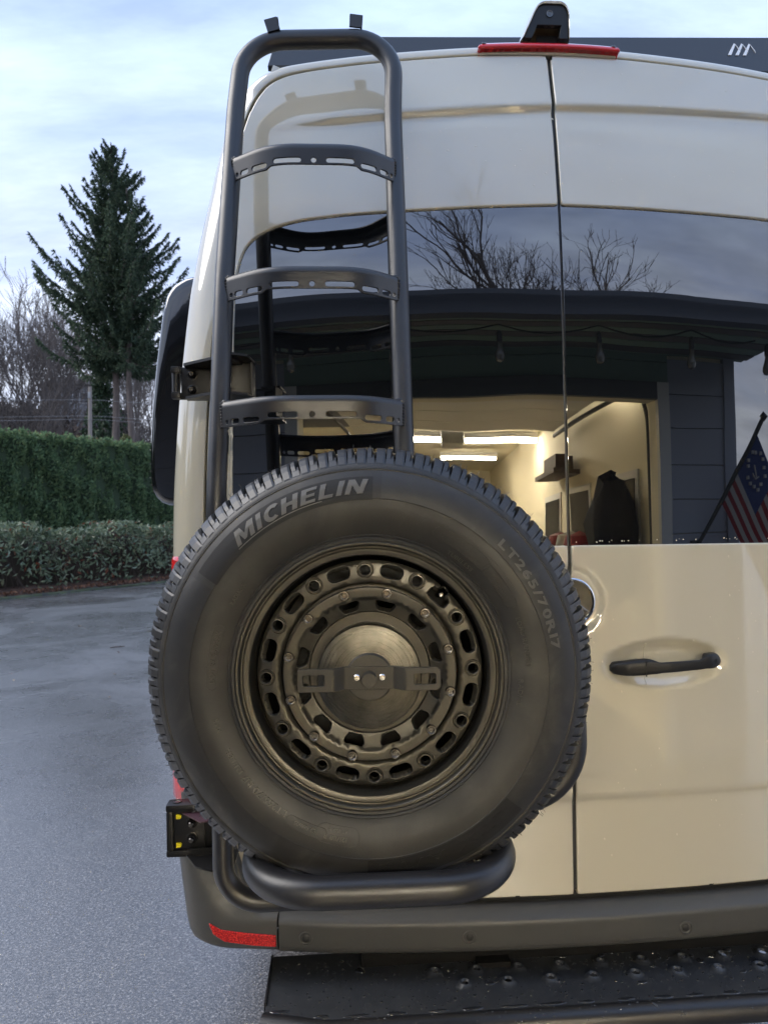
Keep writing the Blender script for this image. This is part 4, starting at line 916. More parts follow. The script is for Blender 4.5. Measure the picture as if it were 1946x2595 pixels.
for _ in range(14):
    x, y = rng.uniform(-.70, .60), rng.uniform(-.04, .10)
    if y < edge_y(x) + .012 or np.hypot(allh[:, 0] - x, allh[:, 1] - y).min() < .020: continue
    puddle(x, y, rng.uniform(.005, .012), rng.uniform(.004, .009), .0017, .3)
for x in np.arange(-.70, .6, .085): puddle(x + rng.uniform(-.01, .01), edge_y(x) + .006, rng.uniform(.018, .030), rng.uniform(.004, .007), .0012, .2)
puddle(.455, .010, .05, .016, .0018, .4); puddle(.43, .030, .012, .018, .0018, .3); puddle(.35, .055, .022, .007, .0017, .4)
tag(m_.build('water_drops', WATER, ST), kind='stuff')
m_ = MB()
for _ in range(70):
    x = rng.uniform(-.6, .6); a = rng.uniform(.3, 1.9); m_.add(dome * rng.uniform(.0012, .003) @ frame((0, -math.cos(a), math.sin(a))).T + (x, -.0985 - .027 * math.cos(a), .355 + .027 * math.sin(a)), domeF)
tag(m_.build('tube_drops', WATER, ST), kind='stuff')
# ================================================================== ground
_t = ASPHALT.node_tree
_big = nz(ASPHALT, .55, 5, .6, .6); _mid = nz(ASPHALT, 5, 5); _fine = nz(ASPHALT, 115, 3, .7)
_c = _t.nodes.new('ShaderNodeTexCoord'); _v = _t.nodes.new('ShaderNodeTexVoronoi'); _v.inputs['Scale'].default_value = 210; _t.links.new(_c.outputs['Object'], _v.inputs['Vector'])
_vc = _t.nodes.new('ShaderNodeSeparateColor'); _t.links.new(_v.outputs['Color'], _vc.inputs[0]); _ad = _t.nodes.new('ShaderNodeMath'); _ad.operation = 'MULTIPLY_ADD'; _t.links.new(_vc.outputs[0], _ad.inputs[0]); _ad.inputs[1].default_value = .30; _t.links.new(rng_(ASPHALT, _fine, 0, 1, -.15, .85), _ad.inputs[2])
setc(ASPHALT, ramp(ASPHALT, _ad.outputs[0], [(.26, (.010, .010, .011)), (.45, (.060, .059, .063)), (.60, (.120, .118, .123)), (.74, (.31, .305, .31))]))
_a = _t.nodes.new('ShaderNodeMath'); _a.operation = 'ADD'; _t.links.new(rng_(ASPHALT, _big, .32, .68, .0, .22), _a.inputs[0]); _t.links.new(rng_(ASPHALT, _mid, .3, .7, .14, .30), _a.inputs[1]); setr(ASPHALT, _a.outputs[0])
_b = bump(ASPHALT, _v.outputs['Distance'], .5, .0030); _b = bump(ASPHALT, _fine, .6, .003, _b); bump(ASPHALT, _fine, .35, .0025, None, 'Coat Normal'); _t.links.new(rng_(ASPHALT, _big, .36, .64, .17, .36), pnode(ASPHALT).inputs['Coat Roughness'])
g = np.linspace(-1, 1, 41); gx = np.sign(g) * np.abs(g) ** 2.2 * 900
V = [(x, y, 0) for y in gx for x in gx]; F = [(j * 41 + i, j * 41 + i + 1, (j + 1) * 41 + i + 1, (j + 1) * 41 + i) for j in range(40) for i in range(40)]
tag(mk('ground', V, F, ASPHALT, None, False), 'wet grey asphalt driveway and yard', kind='structure')
HD = np.array((.5830, .8125)); HN = np.array((-.8125, .5830)); K0 = np.array((-7.44, 13.30))
def hp3(s_, d, z):
    s_, d, z = np.broadcast_arrays(np.asarray(s_, float), d, z); return np.stack([K0[0] + HD[0] * s_ + HN[0] * d, K0[1] + HD[1] * s_ + HN[1] * d, z], -1)
SOIL = mat('leaf_mulch', (.05, .03, .02), .8); setc(SOIL, ramp(SOIL, nz(SOIL, 9, 6, .7), [(.3, (.018, .012, .010)), (.5, (.055, .030, .020)), (.62, (.13, .055, .030)), (.75, (.05, .035, .022))])); bump(SOIL, nz(SOIL, 22, 5), .8, .03)
GRASSM = mat('lawn', (.05, .085, .025), .8); setc(GRASSM, ramp(GRASSM, nz(GRASSM, 5, 6), [(.3, (.03, .055, .015)), (.7, (.085, .12, .035))])); bump(GRASSM, nz(GRASSM, 60, 4), .8, .03)
MOSS = mat('mossy_edge', (.06, .07, .03), .8); setc(MOSS, ramp(MOSS, nz(MOSS, 6, 6), [(.35, (.03, .032, .028)), (.6, (.05, .065, .025)), (.75, (.09, .085, .07))])); bump(MOSS, nz(MOSS, 40, 4), .6, .01)
def strip(name, prof, m, s0=-30, s1=45, n=150, jit=.0):
    V = []; ss = np.linspace(s0, s1, n)
    for s_ in ss:
        for d, z in prof: V.append(hp3(s_, d + rng.normal() * jit, max(.002, z + rng.normal() * jit * .5) if z > .001 else z))
    k = len(prof); F = [(i * k + j, i * k + j + 1, (i + 1) * k + j + 1, (i + 1) * k + j) for i in range(n - 1) for j in range(k - 1)]; return mk(name, V, F, m, None, True)
tag(strip('path_edge', [(-.10, -.01), (-.09, .03), (.0, .045), (.06, .045), (.07, .0)], MOSS, jit=.012), kind='structure')
tag(strip('soil', [(.05, .02), (.2, .07), (.6, .12), (1.2, .15), (2.3, .10), (2.6, .05)], SOIL, jit=.025), kind='structure')
tag(strip('lawn', [(2.4, .06), (3.5, .09), (4.6, .10), (8.0, .10)], GRASSM, jit=.01), kind='structure')
# ---- foliage helper: leaves as small folded faces
def leaves(C, D, Wd, size, width, fold=.25, tip=True):
    """C centres, D long axes, Wd side axes; returns V, F with 4 faces-corners per leaf"""
    n = len(C); D = D / (np.linalg.norm(D, axis=1)[:, None] + 1e-9); Wd = np.cross(D, Wd); Wd /= np.linalg.norm(Wd, axis=1)[:, None] + 1e-9; Nn = np.cross(Wd, D)
    size = np.broadcast_to(size, (n,))[:, None]; width = np.broadcast_to(width, (n,))[:, None]
    a = C - D * size * .5; b = C + Wd * width * .5 + Nn * width * fold; c = C + D * size * .5 - Nn * size * .12; d = C - Wd * width * .5 + Nn * width * fold
    V = np.stack([a, b, c, d], 1).reshape(-1, 3); i = np.arange(n) * 4; F = np.concatenate([np.stack([i, i + 1, i + 2], 1), np.stack([i, i + 2, i + 3], 1)]); return V, F
def rdir(n, up=0.):
    v = rng.normal(size=(n, 3)); v /= np.linalg.norm(v, axis=1)[:, None]; v[:, 2] += up; return v / np.linalg.norm(v, axis=1)[:, None]
LAUREL = mat('laurel_leaf', (.05, .085, .045), .34, spec=.55); setc(LAUREL, island(LAUREL, [(0, (.060, .090, .055)), (.45, (.15, .20, .12)), (.8, (.25, .30, .20)), (.93, (.30, .34, .21)), (.965, (.16, .045, .025)), (1, (.2, .06, .03))]))
TWIG = mat('twig', (.045, .03, .022), .8)
def translucent(m, k):
    t = m.node_tree; tr = t.nodes.new('ShaderNodeBsdfTranslucent'); mx_ = t.nodes.new('ShaderNodeMixShader'); mx_.inputs[0].default_value = k; p = pnode(m); o_ = [n for n in t.nodes if n.type == 'OUTPUT_MATERIAL'][0]
    t.links.new(p.inputs['Base Color'].links[0].from_socket, tr.inputs['Color']); t.links.new(p.outputs[0], mx_.inputs[1]); t.links.new(tr.outputs[0], mx_.inputs[2]); t.links.new(mx_.outputs[0], o_.inputs['Surface'])
translucent(LAUREL, .35)
LH_ = thing('laurel_hedge', 'low broad leaved glossy hedge along the edge of the asphalt', 'hedge', (-5.0, 16.5, 0))
n = 14000; s_ = rng.uniform(-9, 12, n); face = rng.random(n); top = face < .46
lump = lambda s_: .10 * np.sin(s_ * 2.1) + .07 * np.sin(s_ * 5.3 + 1) + .04 * np.sin(s_ * 11 + 2)
Hh = 1.44 + lump(s_)
z = np.where(top, Hh - np.abs(rng.normal(0, .09, n)), .10 + (Hh - .15) * rng.random(n) ** .62); d = np.where(top, rng.uniform(.55, 2.2, n), .45 + .25 * (1 - z / 1.5) ** 2 * -1 + np.abs(rng.normal(0, .16, n)) + .12 * np.sin(s_ * 3.7 + z * 3) + .25 * (z / 1.45) ** 3)
thin = (z < .85) & (rng.random(n) < .25 + .30 * np.sin(s_ * 2.6 + 1.0)); k = ~thin; s_, d, z = s_[k], d[k], z[k]; n = len(s_)
D = rdir(n, .35) - np.append(HN, 0) * .5; V, F = leaves(hp3(s_, d, z), D, rdir(n), rng.uniform(.11, .20, n), rng.uniform(.048, .076, n))
tag(mk('foliage', V, F, LAUREL, LH_, False), kind='stuff')
m_ = MB()
for _ in range(900):
    s0, d0 = rng.uniform(-9, 12), rng.uniform(.5, 2.0); p = hp3(s0, d0, .05); q = p + np.array((rng.normal() * .3, rng.normal() * .3, rng.uniform(.7, 1.35))); mid_ = (p + q) / 2 + rng.normal(size=3) * .08; m_.tube([p, mid_, q], [.012, .008, .004], 3, cap=False)
tag(m_.build('stem', TWIG, LH_), kind='stuff')
m_ = MB(); V = []
for s0 in np.linspace(-9, 12, 60):
    for d0, z0 in ((1.15, .1), (1.1, .8), (1.2, 1.15), (1.5, 1.22), (2.0, 1.15), (2.1, .1)): V.append(hp3(s0, d0 + .05 * math.sin(s0 * 4), z0 + .8 * float(lump(s0)) * (z0 > .5)))
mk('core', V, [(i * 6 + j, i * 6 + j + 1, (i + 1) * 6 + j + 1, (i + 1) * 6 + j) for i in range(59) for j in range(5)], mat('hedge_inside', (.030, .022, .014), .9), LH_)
LIT = mat('dead_leaf', (.12, .05, .025), .7); setc(LIT, island(LIT, [(0, (.05, .025, .014)), (.5, (.13, .05, .026)), (1, (.23, .11, .05))]))
n = 2600; V, F = leaves(hp3(rng.uniform(-8, 9, n), np.abs(rng.normal(.22, .2, n)) + .02, rng.uniform(.05, .12, n)), rdir(n), rdir(n), rng.uniform(.05, .11, n), rng.uniform(.03, .06, n)); tag(mk('leaf_litter', V, F, LIT), 'brown fallen leaves under the low hedge', kind='stuff')
# ---- tall clipped hedge
THUJA = mat('thuja_leaf', (.03, .06, .024), .6, spec=.35); setc(THUJA, island(THUJA, [(0, (.075, .125, .068)), (.5, (.15, .24, .125)), (.85, (.19, .28, .135)), (1, (.24, .31, .15))]))
translucent(THUJA, .45)
TH = thing('cedar_hedge', 'tall clipped evergreen hedge behind the low broad leaved hedge', 'hedge', (-10, 21, 0))
n = 80000; s_ = rng.uniform(-16, 16, n); TZ = 4.17; z = .1 + (TZ - .1) * rng.random(n)
per = .62; ph = (s_ + .12 * np.sin(z * 2.3 + np.floor(s_ / per) * 1.7)) / per; col = np.abs(((ph % 1) - .5)) * 2
rcol = np.sin(np.floor(ph) * 12.9898) * 43758.5453; rcol = rcol - np.floor(rcol)
d = 5.0 + .27 * col ** 2.0 + .14 * rcol + .10 * np.sin(z * 5 + s_ * 3) + np.abs(rng.normal(0, .05, n)); topm = rng.random(n) < .12; d = np.where(topm, 5 + rng.uniform(0, 1.3, n), d); z = np.where(topm, TZ + rng.normal(0, .035, n) + .06 * np.sin(s_ * 9), z)
D = rdir(n, .9) - np.append(HN, 0) * .55; V, F = leaves(hp3(s_, d, z), D, rdir(n), rng.uniform(.09, .19, n), rng.uniform(.045, .085, n))
tag(mk('foliage', V, F, THUJA, TH, False), kind='stuff')
mk('core', [hp3(a, b, c) for a in (-16, 16) for b in (5.32, 6.6) for c in (0, TZ - .12)], [(0, 1, 3, 2), (4, 6, 7, 5), (0, 4, 5, 1), (2, 3, 7, 6), (1, 5, 7, 3)], mat('hedge_core', (.030, .052, .026), .9), TH, False)
TIPS = mat('dry_tips', (.22, .15, .07), .7); n = 1800; V, F = leaves(hp3(rng.uniform(-16, 16, n), rng.uniform(5.0, 5.9, n), TZ + rng.uniform(0, .07, n)), rdir(n, 2.5), rdir(n), rng.uniform(.06, .12, n), .02); tag(mk('dry_tips', V, F, TIPS, TH, False), kind='stuff')
# ---- hill
HILLM = mat('hillside', (.07, .06, .05), .9); setc(HILLM, ramp(HILLM, nz(HILLM, .16, 8, .65), [(.3, (.026, .024, .020)), (.5, (.060, .050, .043)), (.65, (.095, .078, .066)), (.78, (.055, .06, .035))])); bump(HILLM, nz(HILLM, 1.2, 6), 1.0, .4)
def hz(x, y):
    r = np.hypot(x + .5, y + 1.6); a = np.arctan2(x + .5, y + 1.6); back = smooth01(y, 25, 60); return (13.5 * smooth01(r, 50, 105) + 8 * smooth01(r, 105, 220) + 1.3 * np.sin(x * .09) * smooth01(r, 50, 90) + 1.0 * np.sin(x * .23 + y * .11) * smooth01(r, 55, 90)) * back - .05
xs = np.linspace(-190, 190, 96); ysn = np.linspace(30, 300, 70); X, Y = np.meshgrid(xs, ysn); Z = hz(X, Y) - .4 * (Y < 46)
V = np.stack([X, Y, Z], -1).reshape(-1, 3); k = 96; F = [(j * k + i, j * k + i + 1, (j + 1) * k + i + 1, (j + 1) * k + i) for j in range(69) for i in range(95)]
tag(mk('hills', V, F, HILLM), 'brown winter hillside behind the hedges', kind='structure')
def at(px, depth):
    """ground point seen at photo column px at a distance"""
    X_ = (px - 973.0) / 1800.0; D_ = FW + RT * X_; p = CAM + np.array(D_) * depth; return float(p[0]), float(p[1])
# ---- conifers
BARK = mat('bark', (.13, .10, .088), .9); setc(BARK, ramp(BARK, nz(BARK, 5, 6, vscale=(1, 1, .15)), [(.3, (.06, .048, .042)), (.7, (.17, .135, .118))])); bump(BARK, nz(BARK, 10, 5, vscale=(1, 1, .12)), .8, .05)
NEEDLE = mat('fir_needles', (.02, .036, .022), .65, spec=.3); setc(NEEDLE, island(NEEDLE, [(0, (.032, .054, .036)), (.5, (.064, .098, .062)), (.85, (.10, .14, .085)), (1, (.13, .17, .10))]))
translucent(NEEDLE, .4)
def conifer(name, label, px, depth, base, topz, lowz, rmax, tr, seed, nb=150, gap=.0):
    r = np.random.default_rng(seed); x0, y0 = at(px, depth); T = thing(name, label, 'tree', (x0, y0, base))
    zz = np.linspace(base - .5, topz, 24); P = np.stack([x0 + .12 * np.sin(zz * .5 + seed), y0 + 0 * zz, zz], 1)
    m_ = MB(); m_.tube(P, np.interp(zz, [base, topz], [tr, .04]), 10); bm_ = MB(); CC, DD, SS = [], [], []
    for b in range(nb):
        u = (b + r.random()) / nb; z = lowz + (topz - lowz - .3) * u; L_ = rmax * (np.interp(u, [0, .12, .35, .55, .8, 1], [.66, .88, .90, .62, .33, .07])) * r.choice([.45, .65, .85, 1.0, 1.18]) * r.uniform(.85, 1.1)
        az = r.uniform(0, 2 * np.pi); dirh = np.array((math.cos(az), math.sin(az), 0)); rise = np.interp(u, [0, .4, .8, 1], [-.10, .10, .45, .9]); n_ = 8
        t = np.linspace(0, 1, n_); pz = z + L_ * (rise * t - .32 * t * (1 - t) * 1.4 + .30 * t ** 3); side = np.array((-dirh[1], dirh[0], 0)) * r.normal() * .12 * L_
        Pb = np.stack([x0 + dirh[0] * L_ * t + side[0] * t ** 2, y0 + dirh[1] * L_ * t + side[1] * t ** 2, pz], 1); bm_.tube(Pb, np.linspace(.055, .012, n_) * (L_ / rmax + .3), 3, cap=False)
        ns = int(28 + 70 * L_); tt = r.uniform(.10, 1.0, ns) ** .8; p = np.stack([np.interp(tt, t, Pb[:, k]) for k in range(3)], 1)
        lat = r.normal(0, 1, ns) * .17 * L_ * (1.08 - tt) * .8; sd_ = np.array((-dirh[1], dirh[0], 0)); p = p + sd_ * lat[:, None]; hang = np.abs(r.normal(0, .22, ns)); p[:, 2] -= hang * (.45 + .5 * (1 - u))
        dd = sd_ * np.sign(lat)[:, None] * .5 + dirh * .65 + r.normal(0, .25, (ns, 3)); dd[:, 2] += np.where(hang > .2, -1.1, .25); CC.append(p); DD.append(dd); SS.append(r.uniform(.16, .40, ns))
    C, D, S_ = np.concatenate(CC), np.concatenate(DD), np.concatenate(SS); V, F = leaves(C, D, r.normal(size=(len(C), 3)), S_, S_ * .28)
    m_.build('trunk', BARK, T); bm_.build('branches', BARK, T); tag(mk('crown', V, F, NEEDLE, T, False), kind='stuff'); return T
conifer('fir_tree', 'tall dark fir tree rising behind the clipped hedge', 295, 45, 0, 25.9, 11.4, 4.9, .30, 3, nb=250)
conifer('fir_tree', 'shorter dark fir tree with bare lower trunk beside the van', 337, 44, 0, 22.5, 11.4, 3.9, .27, 12, nb=120)
# small green conifer and ivy clumps below
def shrub(name, label, cat, px, depth, base, h, r_, m, n, size, seed, group=None, up=.4):
    r = np.random.default_rng(seed); x0, y0 = at(px, depth); T = thing(name, label, cat, (x0, y0, base), group); th = r.uniform(0, 6.283, n); u = r.random(n) ** .7; rr = r_ * np.sqrt(r.random(n)) * np.interp(u, [0, .3, .7, 1], [.8, 1, .75, .15]) * (1 + .3 * np.sin(th * 3 + u * 9))
    C = np.stack([x0 + rr * np.cos(th), y0 + rr * np.sin(th), base + h * u], 1); V, F = leaves(C, rdir(n, up), rdir(n), r.uniform(.6, 1.3, n) * size, r.uniform(.2, .45, n) * size); tag(mk('foliage', V, F, m, T, False), kind='stuff')
    m_ = MB(); m_.tube([(x0, y0, base - .3), (x0 + .05, y0, base + h * .5), (x0, y0, base + h * .8)], [.09, .06, .02], 6); m_.build('stem', BARK, T)
GREENER = mat('young_conifer', (.03, .06, .026), .6); setc(GREENER, island(GREENER, [(0, (.018, .040, .018)), (1, (.045, .082, .034))]))
YEL = mat('yellow_green', (.12, .13, .04), .6); setc(YEL, island(YEL, [(0, (.07, .085, .03)), (1, (.17, .17, .06))]))
shrub('young_fir', 'small bright green fir between the pole and the fir trunks', 'tree', 262, 50, 0, 12.4, 1.7, GREENER, 2600, .5, 5)
shrub('ivy_clump', 'yellow green clump on the right fir trunk above the hedge', 'shrub', 322, 42.6, 5.4, 1.5, .6, YEL, 500, .28, 6)
# ---- bare trees
BARE = mat('bare_bark', (.115, .097, .088), .9); BRUSHM = mat('winter_brush', (.075, .058, .050), .9); setc(BRUSHM, island(BRUSHM, [(0, (.035, .028, .025)), (.6, (.085, .064, .055)), (1, (.14, .105, .088))]))
def bare(name, label, x0, y0, base, h, seed, spread=.42, levels=4, tr=.16, group=None, m=BARE, minr=.018, kids=(5, 5, 4, 3), lean=0.0):
    r = np.random.default_rng(seed); T = thing(name, label, 'tree', (x0, y0, base), group); m_ = MB(); tk = MB()
    def grow(p, d, l, rad, lv):
        n_ = 5 if lv < 2 else 4; pts = [p]; q = p; dd = d
        for k in range(n_ - 1):
            dd = dd + r.normal(0, .13, 3) + np.array((0, 0, .05)); dd /= np.linalg.norm(dd); q = q + dd * l / (n_ - 1); pts.append(q)
        (tk if lv == 0 else m_).tube(pts, np.linspace(rad, max(minr * .7, rad * .5), n_), 8 if lv == 0 else (5 if lv == 1 else 3), cap=False)
        if lv >= levels: return
        for k in range(kids[lv]):
            t = r.uniform(.35, 1.0) if lv else r.uniform(.22, 1.0); i = min(n_ - 2, int(t * (n_ - 1))); pp = pts[i] + (pts[i + 1] - pts[i]) * (t * (n_ - 1) - i); ax_ = r.normal(size=3); ax_ -= dd * (ax_ @ dd); ax_ /= np.linalg.norm(ax_)
            nd = dd * math.cos(spread * 1.4) + ax_ * math.sin(spread * r.uniform(.8, 1.9)); nd[2] += .22; nd /= np.linalg.norm(nd); grow(pp, nd, l * r.uniform(.48, .72), max(minr, rad * r.uniform(.36, .55)), lv + 1)
    grow(np.array((x0, y0, base - .4)), np.array((lean, 0, 1.)), h * .62, tr, 0)
    tk.build('trunk', m, T); tag(m_.build('branches', m, T), kind='stuff'); return T
spec = [(8, 66, 838, 'grey bare tree at the left edge of the far wood'), (40, 72, 826, 'thin bare tree second from the left edge'), (66, 62, 800, 'wide bare tree left of the tall fir, tallest of the wood'), (92, 70, 806, 'bare tree close to the left side of the fir crown'), (112, 64, 830, 'slender bare tree just left of the fir'),
        (140, 68, 838, 'bare tree under the left edge of the fir crown'), (165, 74, 850, 'bare tree in front of the hillside house'), (190, 60, 868, 'bare tree left of the utility pole'), (212, 72, 860, 'bare tree behind the utility pole'), (25, 58, 900, 'short bare tree low at the left edge'),
        (85, 56, 912, 'short bare tree below the wide bare tree'), (128, 57, 905, 'short bare tree between slender trunks'), (366, 66, 905, 'bare tree right of the fir trunks'), (395, 70, 930, 'bare tree beside the black side pod'), (350, 60, 930, 'bare tree between fir trunk and van')]
for k, (px, dep, ytop, lb) in enumerate(spec):
    x0, y0 = at(px, dep); b = float(hz(x0, y0)); ztop = 1.46 + (1337 - ytop) / 1800 * dep; bare('bare_tree', lb, x0, y0, b, (ztop - b) * 1.02, 40 + k, spread=.36, tr=.13, group='bare winter trees on the hillside', kids=(8, 5, 4, 3), minr=.020)
# brush and thicket on the slope
n = 17000; px = rng.uniform(-140, 520, n); dep = rng.uniform(48, 100, n); pts = np.array([at(a, b) for a, b in zip(px, dep)]); zb = hz(pts[:, 0], pts[:, 1]); hh = rng.random(n) ** 1.6 * np.where(rng.random(n) < .15, 5.5, 3.0)
C = np.stack([pts[:, 0], pts[:, 1], zb + hh], 1); V, F = leaves(C, rdir(n, 1.2), rdir(n), rng.uniform(.5, 1.7, n), rng.uniform(.03, .10, n) * 1.5); tag(mk('brush', V, F, BRUSHM, None, False), 'tangled brown winter brush on the hillside', kind='stuff')
DARKG = mat('dark_evergreen', (.016, .024, .015), .8); setc(DARKG, island(DARKG, [(0, (.010, .014, .010)), (1, (.028, .036, .022))]))
for k, (px, dep, h_, r_, lb) in enumerate(((18, 70, 6.5, 2.6, 'dark evergreen bush low at the left edge of the hillside'), (72, 66, 8, 2.2, 'dark pointed evergreen on the hillside left of the house'), (120, 64, 4.5, 2.6, 'dark evergreen mound below the slender bare tree'), (255, 66, 6, 2.8, 'dark evergreen mound behind the young fir'), (375, 60, 6.5, 3.0, 'dark evergreen mass between fir and van'), (310, 75, 7, 3.4, 'dark evergreen mass behind the two fir trunks'))):
    x0, y0 = at(px, dep); shrub('evergreen_bush', lb, 'shrub', px, dep, float(hz(x0, y0)) - .3, h_, r_, DARKG, 1100, .75, 80 + k, 'dark evergreens on the hillside')
# ---- house on the hill
x0, y0 = at(196, 92); b = float(hz(x0, y0)); HS = thing('hillside_house', 'grey house with low roof half hidden by trees on the hillside', 'house', (x0, y0, b)); HW = mat('house_wall', (.20, .20, .21), .8); HR = mat('house_roof', (.07, .068, .07), .9)
m_ = MB(); m_.box((x0, y0, b + 2.6), (3.4, 2.5, 2.9)); m_.build('wall', HW, HS, False); m_ = MB(); V = [(x0 - 4, y0 - 3, b + 5.5), (x0 + 4, y0 - 3, b + 5.5), (x0 + 4, y0 + 3, b + 5.5), (x0 - 4, y0 + 3, b + 5.5), (x0 - 2.0, y0, b + 7.1), (x0 + 2.0, y0, b + 7.1)]; m_.add(V, [(0, 1, 5, 4), (1, 2, 5), (2, 3, 4, 5), (3, 0, 4), (3, 2, 1, 0)]); m_.build('roof', HR, HS, False)
for dx in (-2.0, 0, 2.0):
    m_ = MB(); m_.box((x0 + dx, y0 - 2.52, b + 3.9), (.6, .05, .7)); wf = m_.build('window', mat('far_trim', (.5, .5, .5), .6), HS, False); m_ = MB(); m_.box((x0 + dx, y0 - 2.58, b + 3.9), (.5, .03, .6)); sub(m_.build('pane', mat('far_pane', (.03, .035, .045), .1), None, False), wf)
# ---- utility pole and wires
x0, y0 = at(230, 36); PL = thing('utility_pole', 'weathered wooden utility pole standing behind the tall hedge', 'pole', (x0, y0, 0)); m_ = MB(); m_.tube([(x0, y0, -.3), (x0 + .02, y0, 4), (x0 + .06, y0, 8.55)], [.13, .115, .085], 10); m_.build('post', mat('pole_wood', (.24, .21, .19), .9), PL)
m_ = MB(); m_.box((x0 + .05, y0 - .12, 8.1), (.05, .05, .16), bev=.01); m_.build('insulator', mat('pole_fitting', (.3, .3, .3), .6), PL)
WIREM = mat('wire', (.20, .20, .21), .6)
for k, (zh, sag, dy, lb) in enumerate(((7.9, .25, 0, 'topmost overhead wire on the wooden pole'), (7.1, .30, .1, 'second overhead wire below the pole top'), (6.9, .32, -.1, 'third overhead wire, close under the second'), (4.95, .18, .05, 'low overhead wire just above the tall hedge'))):
    t = np.linspace(-1, 1, 40); q = np.stack([x0 + 22 * t, y0 + dy + 5 * t, zh - sag * (1 - (np.abs(t) * 2 - 1) ** 2)], 1); m_ = MB(); m_.tube(q, .012, 4); tag(m_.build('overhead_wire', WIREM), lb, 'wire', 'overhead wires')
# ---- debris on the asphalt
def gp(px, py):
    D_ = FW + RT * ((px - 973) / 1800) - UP * ((py - 1297.5) / 1800); t = -CAM[2] / D_.z; return CAM + np.array(D_) * t
p = gp(298, 1643); m_ = MB(); m_.tube([p + (-.085, 0, .010), p + (-.03, .015, .014), p + (.03, .01, .016), p + (.08, .03, .02)], [.005, .007, .006, .004], 6); m_.tube([p + (.0, .012, .016), p + (.03, .05, .022)], [.004, .002], 5); tag(m_.build('twig', TWIG), 'small dark twig lying on the wet asphalt', 'twig')
m_ = MB()
V, F = leaves(np.array([gp(a, b) + (0, 0, .012) for a, b in ((275, 1490), (300, 1655), (292, 1712), (203, 1588), (278, 1770), (35, 1727), (236, 1497), (62, 1521), (150, 1506))]), rdir(9) * (1, 1, .15), np.tile((0, 0, 1.), (9, 1)) + rng.normal(0, .1, (9, 3)), np.array([.09, .05, .04, .09, .03, .04, .10, .08, .07]), np.array([.05, .03, .02, .04, .02, .025, .05, .04, .04])); tag(mk('fallen_leaves', V, F, mat('wet_leaf', (.10, .075, .055), .4), None, False), 'few fallen leaves scattered on the wet asphalt', kind='stuff')

# ================================================================== garage behind the photographer, mirrored in the van's glass
WALLC = mat('cream_wall', (.78, .70, .50), .75); CEILC = mat('cream_ceiling', (.80, .74, .56), .8); TRIMW = mat('jamb_white', (.62, .60, .54), .6); SIDE = mat('grey_siding', (.32, .335, .37), .6); DGREEN = mat('soffit_green', (.20, .28, .22), .7); DARKW = mat('fascia_dark', (.09, .10, .12), .5)
TUBEM = bpy.data.materials.new('tube_light'); TUBEM.use_nodes = True; tn = TUBEM.node_tree; pb = tn.nodes['Principled BSDF']; pb.inputs['Base Color'].default_value = (.9, .85, .7, 1); pb.inputs['Emission Color'].default_value = (1.0, .90, .72, 1); pb.inputs['Emission Strength'].default_value = 112.0
GX0, GX1, OX0, OX1, WY, HZ, CZ = -3.6, 1.66, -1.28, 1.42, -2.05, 2.16, 2.66
GA = thing('garage', 'open garage with cream interior facing the rear of the van', 'garage', (0, WY, 0))
def bx(name, lo, hi, m, par=GA, bev=0):
    lo, hi = np.array(lo, float), np.array(hi, float); b = MB(); b.box((lo + hi) / 2, (hi - lo) / 2, bev=bev); return b.build(name, m, None if par is not GA else GA, False)
bx('floor_slab', (GX0, -12.4, .004), (GX1, WY + .02, .02), mat('garage_floor', (.24, .23, .21), .4)); bx('side_wall', (GX1, -12.4, 0), (GX1 + .1, WY - .14, CZ), WALLC); bx('side_wall', (GX0 - .1, -12.4, 0), (GX0, WY - .14, CZ), WALLC); bx('back_wall', (GX0, -12.5, 0), (GX1, -12.4, CZ), WALLC); bx('ceiling', (GX0, -12.4, CZ), (GX1, WY - .14, CZ + .1), CEILC)
bx('front_wall', (GX0 - .1, WY - .14, 0), (OX0, WY - .02, 2.46), WALLC); bx('front_wall', (OX1, WY - .14, 0), (GX1 + .46, WY - .02, 2.46), WALLC); bx('header', (OX0, WY - .14, HZ), (OX1, WY - .02, 2.46), WALLC)
for x0_, x1_ in ((GX0 - .1, OX0 - .10), (OX1 + .10, GX1 + .48)):
    zz = 0.0
    while zz < 2.4: 
        o = bx('siding_plank', (x0_, WY - .018, zz), (x1_, WY + .004, min(2.42, zz + .195)), SIDE); zz += .20
zz = HZ + .1
while zz < 2.42: bx('siding_plank', (OX0 - .1, WY - .018, zz), (OX1 + .1, WY + .004, min(2.42, zz + .115)), DGREEN); zz += .12
for x_ in (OX0 - .1, OX1): bx('door_jamb', (x_, WY - .02, 0), (x_ + .1, WY + .02, HZ + .1), TRIMW)
bx('door_jamb', (OX0, WY - .02, HZ), (OX1, WY + .02, HZ + .1), mat('header_trim', (.10, .105, .10), .6))
bx('corner_board', (GX1 + .38, WY - .022, 0), (GX1 + .49, WY + .02, 2.42), SIDE)
bx('soffit', (GX0 - .6, WY - .02, 2.42), (GX1 + .6, -1.36, 2.44), DGREEN)
for k in range(6): bx('soffit_board', (GX0 - .6, -2.0 + k * .11, 2.412), (GX1 + .6, -2.0 + k * .11 + .095, 2.4195), DGREEN if k % 2 else mat('soffit_brown', (.13, .125, .12), .7))
